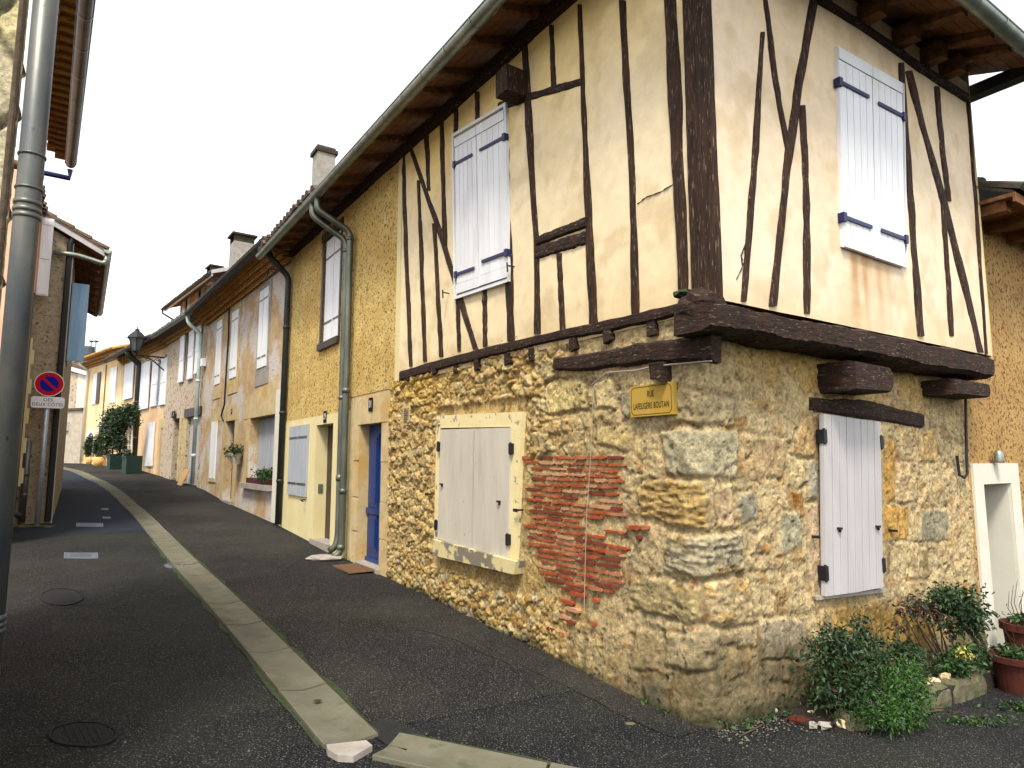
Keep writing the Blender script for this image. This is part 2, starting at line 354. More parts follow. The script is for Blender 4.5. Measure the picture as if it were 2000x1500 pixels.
def member(parent, name, wl, pts, wd, m='timber', o0=-.03, o1=.018, horiz=False, jit=.14, n=26, seed=0, label=None, round_=.6):
    # a rough-hewn timber following picture points on a wall; wd = picture width at start and end
    if not isinstance(wd, (list, tuple)): wd = (wd, wd)
    P = np.array(pts, float); seg = np.r_[0, np.cumsum(np.hypot(*np.diff(P, axis=0).T))]; tt = np.linspace(0, seg[-1], n)
    cu = np.interp(tt, seg, P[:, 0]); cv = np.interp(tt, seg, P[:, 1]); x = np.linspace(0, 1, n); wv = np.interp(x, np.linspace(0, 1, len(wd)), wd)
    sd = seed * 7.3 + abs(pts[0][0]) * .37
    vs = []; fs = []
    prof = [(-1, o0), (-1, o0 + (o1 - o0) * round_), (-.72, o1 - .003), (0, o1), (.72, o1 - .003), (1, o0 + (o1 - o0) * round_), (1, o0)]
    for i in range(n):
        k = x[i] * n * .33
        jl = float(vnoise(k + sd, sd, 1) - .5) * 2 * jit + float(vnoise(k * 3 + sd, sd, 2) - .5) * jit
        jr = float(vnoise(k + sd, sd + 50, 3) - .5) * 2 * jit + float(vnoise(k * 3 + sd, sd, 4) - .5) * jit
        jo = float(vnoise(k * 1.7 + sd, sd + 9, 6) - .5) * .012
        h = wv[i] / 2; lo = -h * (1 + jl); hi = h * (1 + jr)
        pa = wl.px(cu[i], cv[i] + lo, o1) if horiz else wl.px(cu[i] + lo, cv[i], o1)
        pb = wl.px(cu[i], cv[i] + hi, o1) if horiz else wl.px(cu[i] + hi, cv[i], o1)
        c = ((pa[0] + pb[0]) / 2, (pa[1] + pb[1]) / 2); d = ((pb[0] - pa[0]) / 2, (pb[1] - pa[1]) / 2)
        for a, o in prof: vs.append(wl.w(c[0] + d[0] * a, c[1] + d[1] * a, o + (jo if o > o0 else 0)))
    np_ = len(prof)
    for i in range(n - 1):
        for k in range(np_ - 1): fs.append((i * np_ + k, i * np_ + k + 1, (i + 1) * np_ + k + 1, (i + 1) * np_ + k))
    fs += [tuple(range(np_)), tuple(range((n - 1) * np_, n * np_))[::-1]]
    mb = MB(); mb.add(vs, fs); return mb.build(name, m, parent, label=label)
def facade(parent, name, wl, s0, s1, z0, z1, holes, m, depth=.25, rev_m=None, o=0.0, thick=0.35):
    # wall slab with rectangular openings (s0,s1,z0,z1): reveals included
    ss = sorted(set([s0, s1] + [h for q in holes for h in q[:2]])); zs = sorted(set([z0, z1] + [h for q in holes for h in q[2:]]))
    ss = [a for a in ss if s0 <= a <= s1]; zs = [a for a in zs if z0 <= a <= z1]
    mb = MB()
    inside = lambda a, z: any(h[0] < a < h[1] and h[2] < z < h[3] for h in holes)
    for i in range(len(ss) - 1):
        for j in range(len(zs) - 1):
            if not inside((ss[i] + ss[i + 1]) / 2, (zs[j] + zs[j + 1]) / 2):
                mb.add([wl.w(ss[i], zs[j], o), wl.w(ss[i + 1], zs[j], o), wl.w(ss[i + 1], zs[j + 1], o), wl.w(ss[i], zs[j + 1], o)], [(0, 1, 2, 3)])
    for h in holes:
        a, b, c, d = h
        for p, q in (((a, c), (b, c)), ((b, c), (b, d)), ((b, d), (a, d)), ((a, d), (a, c))):
            mb.add([wl.w(*p, o), wl.w(*q, o), wl.w(*q, o - depth), wl.w(*p, o - depth)], [(0, 1, 2, 3)])
    for p, q in (((s0, z0), (s0, z1)), ((s1, z0), (s1, z1)), ((s0, z1), (s1, z1))):
        mb.add([wl.w(*p, o), wl.w(*q, o), wl.w(*q, o - thick), wl.w(*p, o - thick)], [(0, 1, 2, 3)])
    mb.add([wl.w(s0, z0, o - thick), wl.w(s1, z0, o - thick), wl.w(s1, z1, o - thick), wl.w(s0, z1, o - thick)], [(0, 1, 2, 3)])
    return mb.build(name, m, parent)
def back_walls(parent, wl, s0, s1, z0, z1, m, deep=6.5, o=-.35):
    mb = MB()
    for p, q in (((s0, o), (s0, -deep)), ((s1, o), (s1, -deep)), ((s0, -deep), (s1, -deep))):
        mb.add([wl.w(p[0], z0, p[1]), wl.w(q[0], z0, q[1]), wl.w(q[0], z1, q[1]), wl.w(p[0], z1, p[1])], [(0, 1, 2, 3)])
    return mb.build('back_wall', m, parent)
def tiles(parent, e0, e1, up, Ls, m='tile', pitch=.23, r=.105, course=.42, name='roof', over=0.0):
    # canal tiles: cover tiles in courses over a pan sheet; e0-e1 eave line, up = slope vector per metre
    e0 = np.array(e0, float); e1 = np.array(e1, float); up = np.array(up, float); up /= np.linalg.norm(up)
    ln = np.linalg.norm(e1 - e0); x = (e1 - e0) / ln; nn = np.cross(x, up); nn = nn if nn[2] > 0 else -nn
    mb = MB(); n = max(2, int(ln / pitch)); k = max(1, int(Ls / course))
    mb.add([e0, e1, e1 + up * Ls, e0 + up * Ls], [(0, 1, 2, 3)])
    mb.add([e0 - nn * .03, e1 - nn * .03, e1 + up * Ls - nn * .03, e0 + up * Ls - nn * .03], [(3, 2, 1, 0)])
    for a, b in ((e0, e1), (e0, e0 + up * Ls), (e1, e1 + up * Ls)): mb.add([a, b, b - nn * .03, a - nn * .03], [(0, 1, 2, 3)])
    for i in range(n):
        c = e0 + x * ((i + .5) * ln / n)
        for j in range(k):
            jx = (random.random() - .5) * .03; jl = (random.random() - .5) * .05
            p0 = c + x * jx + up * (j * Ls / k - .05 + jl); p1 = c + x * jx + up * ((j + 1) * Ls / k + .03)
            b = len(mb.v); sg = 5; r0 = r; r1 = r * .8; l0 = .022; l1 = 0
            for (p, rr, li) in ((p0, r0, l0), (p1, r1, l1)):
                for q in range(sg + 1):
                    a = math.pi * q / sg; mb.v.append(tuple(p + x * (math.cos(a) * rr) + nn * (math.sin(a) * rr * .8 + li)))
            fs = [(b + q, b + q + 1, b + sg + 2 + q, b + sg + 1 + q) for q in range(sg)] + [tuple(b + q for q in range(sg + 1))]
            mb.f += fs; mb.mi += [0] * len(fs)
    return mb.build(name, m, parent)
def gutter(parent, p0, p1, r=.075, m='zinc', joint=.5, label=None, name='gutter', jm=None):
    p0 = np.array(p0, float); p1 = np.array(p1, float); x = (p1 - p0); ln = np.linalg.norm(x); x /= ln
    side = np.cross(x, [0, 0, 1.]); side /= np.linalg.norm(side); n = 10
    mb = MB()
    def ring(p, rr): return [p + side * (math.cos(math.pi + math.pi * k / n) * rr) + np.array([0, 0, math.sin(math.pi + math.pi * k / n) * rr]) for k in range(n + 1)]
    q = ring(p0, r) + ring(p1, r) + ring(p0, r - .006) + ring(p1, r - .006); m1 = n + 1
    mb.add(q, [(k, k + 1, m1 + k + 1, m1 + k) for k in range(n)] + [(2 * m1 + k, 3 * m1 + k, 3 * m1 + k + 1, 2 * m1 + k + 1) for k in range(n)])
    for sg in (-1, 1): mb.tube([p0 + side * r * sg, p1 + side * r * sg], .009, 6)
    mb.add(ring(p0, r), [tuple(range(n + 1))]); mb.add(ring(p1, r), [tuple(range(n + 1))])
    g = mb.build(name, m, parent, smooth=True, label=label)
    k = int(ln / joint)
    for i in range(k):
        p = p0 + x * ((i + .5) * ln / k); b = MB()
        q = ring(p - x * .009, r + .005) + ring(p + x * .009, r + .005); b.add(q, [(j, j + 1, m1 + j + 1, m1 + j) for j in range(n)])
        b.build('gutter_bracket', jm or m, g, smooth=True)
    return g
def drainpipe(parent, pts, r, m='zinc', rings=(), label=None, name='drainpipe', n=14, rm=None):
    mb = MB()
    # round the bends
    P = [np.array(p, float) for p in pts]; out = [P[0]]
    for i in range(1, len(P) - 1):
        a, b, c = P[i - 1], P[i], P[i + 1]; k = min(.12, np.linalg.norm(b - a) * .4, np.linalg.norm(c - b) * .4)
        s = b + (a - b) / np.linalg.norm(a - b) * k; e = b + (c - b) / np.linalg.norm(c - b) * k
        for t in (0, .25, .5, .75, 1): out.append(s * (1 - t) ** 2 + b * 2 * t * (1 - t) + e * t * t)
    out.append(P[-1]); mb.tube(out, r, n); g = mb.build(name, m, parent, smooth=True, label=label)
    for z, hgt in rings:
        # locate ring on the vertical run
        for i in range(len(out) - 1):
            if min(out[i][2], out[i + 1][2]) <= z <= max(out[i][2], out[i + 1][2]):
                t = (z - out[i][2]) / (out[i + 1][2] - out[i][2] + 1e-9); c = out[i] + (out[i + 1] - out[i]) * t
                b = MB(); b.lathe(c, [(r, -hgt / 2), (r + .008, -hgt / 2), (r + .012, 0), (r + .008, hgt / 2), (r, hgt / 2)], n); b.build('pipe_collar', rm or m, g, smooth=True); break
    return g
def chimney(parent, c, wx, wy, z0, z1, wl, m='grey_stone', cap='slab', label=None):
    s0, o0 = c
    mb = MB(); mb.box(wl, s0 - wx / 2, s0 + wx / 2, z0, z1, o0 - wy / 2, o0 + wy / 2); ch = mb.build('chimney', m, parent, label=label)
    b = MB()
    if cap == 'slab':
        for a in (-1, 1):
            b.box(wl, s0 + a * wx * .42 - wx * .07, s0 + a * wx * .42 + wx * .07, z1, z1 + .22, o0 - wy / 2, o0 + wy / 2)
        b.box(wl, s0 - wx * .6, s0 + wx * .6, z1 + .22, z1 + .28, o0 - wy * .62, o0 + wy * .62)
    else:
        b.box(wl, s0 - wx * .6, s0 + wx * .6, z1, z1 + .12, o0 - wy * .62, o0 + wy * .62)
        for k in range(3): b.tube([wl.w(s0 - wx * .35 + k * wx * .35, z1 + .14, o0 - wy * .5), wl.w(s0 - wx * .35 + k * wx * .35, z1 + .14, o0 + wy * .5)], .1, 8)
    b.build('chimney_cap', 'tile_dark', ch); return ch
def plate(wl, c, wd, ht, o, name, label, cat, m, body=None, tm='sign_white', ts=.08, group=None, xs=.8, border=None, flip=True):
    e = empty(name, wl.w(c[0], c[1], o), label, cat, group); mb = MB(); mb.box(wl, c[0] - wd / 2, c[0] + wd / 2, c[1] - ht / 2, c[1] + ht / 2, o, o + .008); p = mb.build('panel', m, e)
    if body: text_obj('lettering', body, ts, wl, c, o + .0095, e, tm, xs, flip)
    return e

# ------------------------------------------------------------------ ground
def sheet(name, xs, ys, m, dz=0.0):
    X, Y = np.meshgrid(xs, ys, indexing='ij'); Z = gz(X, Y) + dz
    return grid_mesh(name, np.stack([X.ravel(), Y.ravel(), Z.ravel()], 1), len(xs), len(ys), m)
g = sheet('road', np.r_[-300, -120, -70, np.arange(-48, 24.1, .4), 60, 140, 300], np.r_[-120, -40, -15, np.arange(-8, 62, .4), 90, 160, 400], 'asphalt')
tag(g, kind='structure')
def strip(name, pl, pr, m, dz, kind='structure', jag=0.0):   # ribbon between two ground lines
    mb = MB(); n = len(pl); v = []
    for a, b in zip(pl, pr):
        for q in (a, b):
            jx = (random.random() - .5) * jag; jy = (random.random() - .5) * jag
            x, y = q[0] + jx, q[1] + jy; v.append((x, y, float(gz(x, y)) + dz))
    mb.add(v, [(2 * i, 2 * i + 1, 2 * i + 3, 2 * i + 2) for i in range(n - 1)])
    o = mb.build(name, m); tag(o, kind=kind); return o
def ab(a, b): q = C0 + dA * a + dB * b; return np.array([q[0], q[1]])
# channel centre line: straight along the houses, then bending with the street
far = [gpt(226, 962), gpt(196, 942), gpt(170, 930), gpt(140, 919), gpt(112, 912.5), gpt(96, 908)]
kp = np.array([gpt(u, v)[:2] - C0 for u, v in ((692, 1457), (600, 1352), (521, 1279), (478, 1223), (435, 1180), (346, 1080), (300, 1035), (267, 1000), (240, 974))]); ka = kp @ dA; kb = kp @ dB
kf = np.polyfit(ka, kb, 3)
ctr = [ab(a, float(np.polyval(kf, a))) for a in np.linspace(.80, ka.max() - .2, 40)] + [q[:2] for q in far if (q[:2] - C0) @ dA > ka.max() + .3]
ctr = np.array(ctr); sg = np.r_[0, np.cumsum(np.hypot(*np.diff(ctr, axis=0).T))]
def along(d): return np.array([np.interp(d, sg, ctr[:, 0]), np.interp(d, sg, ctr[:, 1])])
def slab_run(mb, path, total, pitch=.93, hw=.163, gap=.011, seed=3):
    rg = random.Random(seed); k = int(total / pitch)
    for i in range(k):
        d0, d1 = i * pitch + gap, (i + 1) * pitch - gap; dz = (rg.random() - .5) * .008; sub = 2
        rows = []
        for j in range(sub + 1):
            d = d0 + (d1 - d0) * j / sub; p = path(d); t = path(d + .05) - path(d - .05); t = t / (np.linalg.norm(t) + 1e-9); nx = np.array([-t[1], t[0]]); row = []
            for c, h in ((-1, -.03), (-1, .024), (-.96, .028), (-.35, .012), (0, .007), (.35, .012), (.96, .028), (1, .024), (1, -.03)):
                q = p + nx * (hw * c); row.append((q[0], q[1], float(gz(q[0], q[1])) + h + dz))
            rows.append(row)
        m = len(rows[0]); mb.add(sum(rows, []), [(a * m + b, a * m + b + 1, (a + 1) * m + b + 1, (a + 1) * m + b) for a in range(sub) for b in range(m - 1)] + [tuple(range(m)), tuple(range(sub * m, sub * m + m))[::-1]])
mb = MB(); slab_run(mb, along, sg[-1])
k0 = gpt(752, 1463)[:2]; k1 = gpt(1150, 1545)[:2]
def along2(d): t = (k1 - k0) / np.linalg.norm(k1 - k0); return k0 + t * d
slab_run(mb, along2, 3.8, seed=8)
tag(mb.build('gutter_channel', 'concrete'), kind='structure')
# footway (older asphalt between channel and houses) and newer asphalt beyond the crossing
dd = np.linspace(0, sg[-1], 60); cl = [along(d) for d in dd]
def nrm(d): t = along(d + .1) - along(d - .1); t /= np.linalg.norm(t) + 1e-9; return np.array([-t[1], t[0]])
far_l = [gpt(-60, 1036)[:2], gpt(120, 1033)[:2], gpt(270, 1036)[:2]]
d_start = float(np.interp(gpt(292, 1036)[1], ctr[:, 1], sg))
dk = np.linspace(d_start, sg[-1] - .2, 24)
pr = [along(d) + nrm(d) * .16 for d in dk]; pl = [along(d) + nrm(d) * (5.5 if i else 5.5) for i, d in enumerate(dk)]
strip('road_newer', pl, pr, 'asphalt_far', .004)
pr = [along(d) - nrm(d) * .18 for d in np.linspace(.1, sg[-1] - .3, 50)]
pl = [along(d) - nrm(d) * 2.1 for d in np.linspace(.1, sg[-1] - .3, 50)]
strip('pavement', pr, pl, 'footway', .003)
# smoother mortar-coloured fillet of asphalt at the wall foot
ql = [ab(a, -.02) for a in np.linspace(0, 5.4, 24)]; qr = [ab(a, -.32 - .12 * vnoise(a * 2, 3., 4)) for a in np.linspace(0, 5.4, 24)]
strip('pavement_edge', ql, qr, 'footway', .006, jag=.03)
# moss along the channel
for sgn in (-1, 1):
    ds = np.linspace(.05, 9, 70)
    strip('moss_line', [along(d) + nrm(d) * sgn * .17 for d in ds], [along(d) + nrm(d) * sgn * (.185 + .05 * float(vnoise(d * 4, sgn + 2., 3))) for d in ds], 'moss', .008, kind='stuff')
ds = np.linspace(.05, 3.0, 24)
strip('moss_line', [along2(d) + np.array([.06, .16]) for d in ds], [along2(d) + np.array([.07, .19 + .04 * float(vnoise(d * 4, 7., 3))]) for d in ds], 'moss', .008, kind='stuff')
def crack(pts, wd=.012, seed=0):
    P = np.array([gpt(u, v)[:2] for u, v in pts]); s = np.r_[0, np.cumsum(np.hypot(*np.diff(P, axis=0).T))]; n = int(s[-1] / .05) + 2
    t = np.linspace(0, s[-1], n); x = np.interp(t, s, P[:, 0]) + .1 * fbm(t * 3, t * 0 + seed, seed); y = np.interp(t, s, P[:, 1]) + .1 * fbm(t * 3, t * 0 + seed + 9, seed + 2)
    wv = wd * (.35 + 1.2 * vnoise(t * 5, t * 0, seed)); tx = np.gradient(x); ty = np.gradient(y); nn = np.hypot(tx, ty)
    strip('road_crack', list(zip(x - ty / nn * wv / 2, y + tx / nn * wv / 2)), list(zip(x + ty / nn * wv / 2, y - tx / nn * wv / 2)), 'crack', .0075)
for i, c in enumerate([[(735, 1242), (770, 1270), (830, 1325), (868, 1352), (900, 1385), (940, 1450)], [(800, 1225), (900, 1255), (990, 1300), (1060, 1360)], [(-10, 1457), (60, 1450), (95, 1440)],
                       [(800, 1130), (860, 1170), (930, 1200), (1010, 1250)]]): crack(c, .014 if i < 3 else .008, i + 1)
def patch(pts, m, dz=.005, name='asphalt_patch'):
    P = [gpt(u, v)[:2] for u, v in pts]; n = len(P); Q = []
    for i in range(n):
        a = P[i]; b = P[(i + 1) % n]
        for t in (0, .33, .66): Q.append(a + (b - a) * t + (np.random.default_rng(i * 7 + int(t * 9)).random(2) - .5) * .03)
    mb = MB(); mb.add([(x, y, float(gz(x, y)) + dz) for x, y in Q], [tuple(range(len(Q)))]); o = mb.build(name, m); tag(o, kind='structure'); return o
def ell(u, v, a, b, n=12): return [(u + a * math.cos(2 * math.pi * k / n), v + b * math.sin(2 * math.pi * k / n)) for k in range(n)]
patch([(105, 959), (215, 961), (212, 968), (105, 967)], 'patch', .0075)
def iron_cover(u, v, du, dv, shape, name, label, m='cover_metal', group=None, dark=False):
    q = gpt(u, v); e = empty(name, q, label, 'cover', group); mb = MB()
    P = ell(u, v, du, dv, 18) if shape == 'round' else [(u - du, v - dv), (u + du, v - dv), (u + du * 1.02, v + dv), (u - du * 1.02, v + dv)]
    G = [gpt(a, b) for a, b in P]; n = len(G); c = sum(G) / n
    mb.add([(p[0], p[1], p[2] + .001) for p in G] + [(p[0], p[1], p[2] + .012) for p in G] + [tuple(c + (p - c) * .9 + np.array([0, 0, .012])) for p in G],
           [(i, (i + 1) % n, n + (i + 1) % n, n + i) for i in range(n)] + [(n + i, n + (i + 1) % n, 2 * n + (i + 1) % n, 2 * n + i) for i in range(n)])
    mb.build('rim', m, e)
    lb = MB(); G2 = [c + (p - c) * .88 for p in G]; lb.add([(p[0], p[1], p[2] + .008) for p in G2], [tuple(range(n))])
    for k in range(-2, 3):
        a = c + (G2[0] - c) * .01; d = (G2[n // 4] - G2[3 * n // 4]) if shape == 'round' else (G2[1] - G2[0]); d = d / 2 * .7; w_ = (G2[0] - G2[n // 2]) if shape == 'round' else (G2[3] - G2[0]); w_ = w_ / 2
        p = c + w_ * k * .3 * (.8 if shape == 'round' else 1); t = w_ * .05
        lb.add([tuple(p - d - t + np.array([0, 0, .012])), tuple(p + d - t + np.array([0, 0, .012])), tuple(p + d + t + np.array([0, 0, .012])), tuple(p - d + t + np.array([0, 0, .012]))], [(0, 1, 2, 3)])
    lb.build('lid', 'patch' if dark else m, e); return e
iron_cover(158, 1086, 33, 5.5, 'rect', 'inspection_cover', 'bluish rectangular metal cover in the dark asphalt, nearest of the rectangular covers')
iron_cover(175, 1026, 26, 3.5, 'rect', 'inspection_cover', 'thin bluish rectangular cover beside the foot of the no-parking pole')
iron_cover(338, 1106, 18, 4.5, 'round', 'water_stopcock_cover', 'small oval bluish metal cover on the edge of the concrete channel')
iron_cover(120, 1167, 44, 17, 'round', 'manhole_cover', 'dark round manhole cover farther from the camera, with mossy rim', 'patch', dark=True)
iron_cover(163, 1438, 70, 25, 'round', 'manhole_cover', 'big dark round manhole cover near the bottom left corner, cracked asphalt at its side', 'patch', dark=True)
iron_cover(205, 995, 7, 1.5, 'rect', 'valve_cover', 'tiny pale valve cover in the newer grey asphalt, upper one')
iron_cover(208, 1012, 8, 1.7, 'rect', 'valve_cover', 'tiny pale valve cover in the newer grey asphalt, lower one')
q = gpt(685, 1478); mb = MB()
P = [(637, 1468), (715, 1460), (727, 1470), (690, 1492), (660, 1490), (640, 1478)]; G = [gpt(*p) for p in P]
mb.add([(p[0], p[1], p[2] - .02) for p in G] + [(p[0], p[1], p[2] + .034) for p in G], [tuple(range(6, 12))] + [(i, (i + 1) % 6, 6 + (i + 1) % 6, 6 + i) for i in range(6)])
o = mb.build('broken_stone', 'white_stone', loc=q); tag(o, 'whitish broken stone wedge where the two concrete channels meet', 'stone')
for i, (u, v, sz, mm) in enumerate([(1230, 1416, .02, 'flagstone'), (620, 1376, .018, 'leaf_brown'), (1445, 1425, .03, 'crack')]):
    q = gpt(u, v); mb = MB(); mb.blob((q[0], q[1], q[2] + .005 + (.02 if i == 1 else 0)), (sz * 1.8, sz, .006), i); o = mb.build('litter', mm, loc=q)
    tag(o, ['flat greyish spot of dried mortar on the footway asphalt', 'shrivelled brown leaf lying on a concrete channel slab', 'black curled dead leaf on the asphalt before the house corner'][i], 'litter')
patch([(700, 1420), (760, 1408), (830, 1440), (790, 1470), (740, 1450)], 'asphalt_stain', .0068, 'asphalt_stain')
# dark moss growing in patches on the asphalt
mb = MB(); rg = random.Random(9)
for (u0, v0, su, sv, n) in ((715, 1215, 60, 26, 380), (640, 1140, 50, 16, 300), (90, 1130, 70, 14, 260), (190, 1290, 60, 20, 200), (260, 1180, 60, 18, 220), (600, 1190, 40, 20, 160), (1060, 1240, 30, 10, 60)):
    for i in range(n):
        q = gpt(rg.gauss(u0, su), min(1495, rg.gauss(v0, sv))); r = rg.uniform(.004, .013)
        if (q[:2] - C0) @ dB > -.05 and (q[:2] - C0) @ dA > -.05: continue
        mb.add([(q[0] + r * math.cos(a) * rg.uniform(.6, 1.2), q[1] + r * math.sin(a) * rg.uniform(.6, 1.2), q[2] + .0085 + .003 * (i % 3)) for a in (0, 1.3, 2.5, 3.8, 5.1)], [(0, 1, 2, 3, 4)])
tag(mb.build('moss', 'moss'), kind='stuff')
q = gpt(1470, 1430); mb = MB(); mb.tube([gpt(1448, 1440) + [0, 0, .008], gpt(1468, 1431) + [0, 0, .014], gpt(1492, 1418) + [0, 0, .010]], [.004, .005, .003], 6); o = mb.build('twig', 'bark', loc=q); tag(o, 'thin dry twig lying on the asphalt at the house corner', 'twig')
# grit gathered at the wall foot
mb = MB(); rg = random.Random(15)
for i in range(900):
    if i % 3: q = ab(rg.uniform(-.05, 5.5), -.03 - abs(rg.gauss(0, .07)))
    else: q = C0 + dB * rg.uniform(-.05, .9) - dA * (.04 + abs(rg.gauss(0, .12)))
    r = rg.uniform(.003, .011); z = float(gz(q[0], q[1])) + .006
    mb.add([(q[0] + r * math.cos(a) * rg.uniform(.7, 1.2), q[1] + r * math.sin(a) * rg.uniform(.7, 1.2), z) for a in (0, 1.57, 3.14, 4.71)] + [(q[0], q[1], z + r * .8)], [(0, 1, 4), (1, 2, 4), (2, 3, 4), (3, 0, 4)], i % 3)
tag(mb.build('grit', None, mats=['concrete', 'soil', 'leaf_brown']), kind='stuff')
# scattered fine gravel on the asphalt (too many to count)
mb = MB(); rg = random.Random(5)
for i in range(900):
    u = rg.uniform(20, 1990); v = rg.uniform(1150, 1498)
    q = gpt(u, v)
    if (q[:2] - C0) @ dA > -.03 and (q[:2] - C0) @ dB > -.05: continue
    r = rg.uniform(.002, .0055) * (1.7 if rg.random() < .04 else 1); c = [(q[0] + r * math.cos(a), q[1] + r * math.sin(a) * .8, q[2] + .002) for a in (0, 1.57, 3.14, 4.71)]
    mb.add(c + [(q[0], q[1], q[2] + r + .003)], [(0, 1, 4), (1, 2, 4), (2, 3, 4), (3, 0, 4)])
tag(mb.build('gravel', 'concrete'), kind='stuff')

# ------------------------------------------------------------------ corner house (half-timbered)
hb = ab(2, 1.5); H1 = empty('timber_framed_house', (hb[0], hb[1], -.1), 'half-timbered corner house with cream plaster above rough yellow stone walls', 'house')
# rubble stone base wall, one sheet round the corner
R = .16; LA = math.pi * R / 2; SEND = 5.36; TEND = 4.14
qs = np.arange(-(SEND - R) - LA / 2, (TEND - R) + LA / 2 + .006, .0115); zs = np.arange(-.5, 2.86, .0115)
def corner(q):
    P = np.zeros((len(q), 2)); N = np.zeros((len(q), 2))
    a = q < -LA / 2; b = q > LA / 2; c = ~(a | b)
    P[a] = C0 + np.outer(R - (q[a] + LA / 2), dA); N[a] = -dB
    P[b] = C0 + np.outer(R + (q[b] - LA / 2), dB); N[b] = -dA
    ph = (q[c] + LA / 2) / LA * math.pi / 2; N[c] = -(np.outer(np.cos(ph), dB) + np.outer(np.sin(ph), dA)); P[c] = C0 + R * dA + R * dB + R * N[c]
    return P, N
def pxq(u, v):
    if u < 1382: s, z = A.px(u, v); return (-(s - R) - LA / 2, z) if s > R else (-(s / R) * LA / 2 * .5, z)
    t, z = B.px(u, v); return ((t - R) + LA / 2, z) if t > R else ((t / R) * LA / 2 * .5, z)
PP, NN = corner(qs); Qm, Zm = np.meshgrid(qs, zs, indexing='ij')
wx = Qm + .09 * fbm(Qm * 4, Zm * 4, 3) + .05 * fbm(Qm * 15, Zm * 15, 203, 3); wz = Zm + .09 * fbm(Qm * 4 + 9, Zm * 4, 4) + .05 * fbm(Qm * 15, Zm * 15, 204, 3)
near = sstep(-2.2, -.6, Qm)                                        # 0 far rubble .. 1 near corner and B face
f1, f2, idx, cz = worley(wx / .15, wz / .105, 21); e1 = f2 - f1
g1, g2, idx2, cz2 = worley(wx / .25 + 3, wz / .17, 33); e2 = g2 - g1
low = sstep(.75, .35, Zm) * (1 - near)
p1, p2, idx3, cz3 = worley(wx / .085 + 7, wz / .075, 41); e3 = p2 - p1
fine = fbm(Qm * 30, Zm * 30, 8, 3); midn = fbm(Qm * 9, Zm * 11, 12, 4)
big = sstep(-.1, .1, fbm(Qm * 1.4, Zm * 1.4, 77, 3) + .1)
nb = near * .9 + .1 * big
crg = fbm(Qm * 13, Zm * 15, 222, 4); hA = sstep(.0, .28, e1) * .028 * (.35 + cz) + (cz - .5) * .02 + crg * .05 - sstep(.03, .0, np.abs(fbm(Qm * 8, Zm * 10, 230, 3))) * .012
rid = np.abs(fbm(Qm * 7, Zm * 9, 123, 4)); hB = sstep(.05, .25, e2) * .008 * sstep(.45, .8, cz2) + midn * .03 - sstep(.03, .0, rid) * .008 * sstep(.45, .6, vnoise(Qm * 3, Zm * 3, 88))
hL = sstep(.0, .35, e3) * .024 * (.4 + cz3) + (cz3 - .5) * .012 + crg * .02
Hh = hA * (1 - nb) * (1 - low) + hL * low + hB * nb * (1 - low)
Hh = Hh + fine * .010 + midn * .010 * (1 - .5 * nb)
def lc(*c): return np.array(c)
pal = np.array([[.56, .41, .18], [.50, .33, .12], [.60, .48, .26], [.45, .31, .14], [.55, .38, .16], [.52, .44, .27], [.40, .24, .09], [.62, .47, .22]])
palB = np.array([[.42, .30, .15], [.36, .27, .15], [.45, .33, .16], [.40, .25, .11], [.47, .37, .2], [.34, .27, .16]])
mortA = lc(.53, .385, .17); mortB = lc(.55, .43, .24)
cA = pal[(idx * 7.99).astype(int)]; cB = palB[(idx2 * 5.99).astype(int)]; cL = pal[(idx3 * 7.99).astype(int)] * .92
kA = sstep(.03, .16, e1)[..., None]; kB = (sstep(.1, .3, e2) * sstep(.45, .7, cz2))[..., None] * .8; kL = sstep(.03, .16, e3)[..., None]
colA = mortA * (1 - kA) * .9 + (cA * .6 + mortA * .4) * kA; mo = sstep(.04, .2, fbm(Qm * 9, Zm * 10, 241, 4))[..., None]; colA = colA * (1 - .55 * mo) + np.array([.60, .48, .27]) * .55 * mo; mo = sstep(.08, .22, fbm(Qm * 10, Zm * 12, 251, 4))[..., None]; colA = colA * (1 - .6 * mo) + np.array([.40, .22, .06]) * .6 * mo; mo = sstep(.13, .22, fbm(Qm * 15, Zm * 19, 261, 3))[..., None]; colA = colA * (1 - .7 * mo) + np.array([.12, .075, .03]) * .7 * mo; colB = mortB * (1 - kB) + cB * kB; mo = sstep(.0, .2, fbm(Qm * 6, Zm * 7, 140, 4))[..., None]; colB = colB * (1 - .5 * mo) + np.array([.33, .27, .17]) * .5 * mo; mo = sstep(.1, .24, fbm(Qm * 11, Zm * 12, 150, 4))[..., None]; colB = colB * (1 - .6 * mo) + np.array([.42, .22, .08]) * .6 * mo; mo = sstep(.14, .24, fbm(Qm * 17, Zm * 22, 160, 3))[..., None]; colB = colB * (1 - .6 * mo) + np.array([.12, .085, .05]) * .6 * mo; colL = mortA * .7 * (1 - kL) + cL * kL
colr = colA * (1 - nb[..., None]) + colB * nb[..., None]; colr = colr * (1 - low[..., None]) + colL * low[..., None]
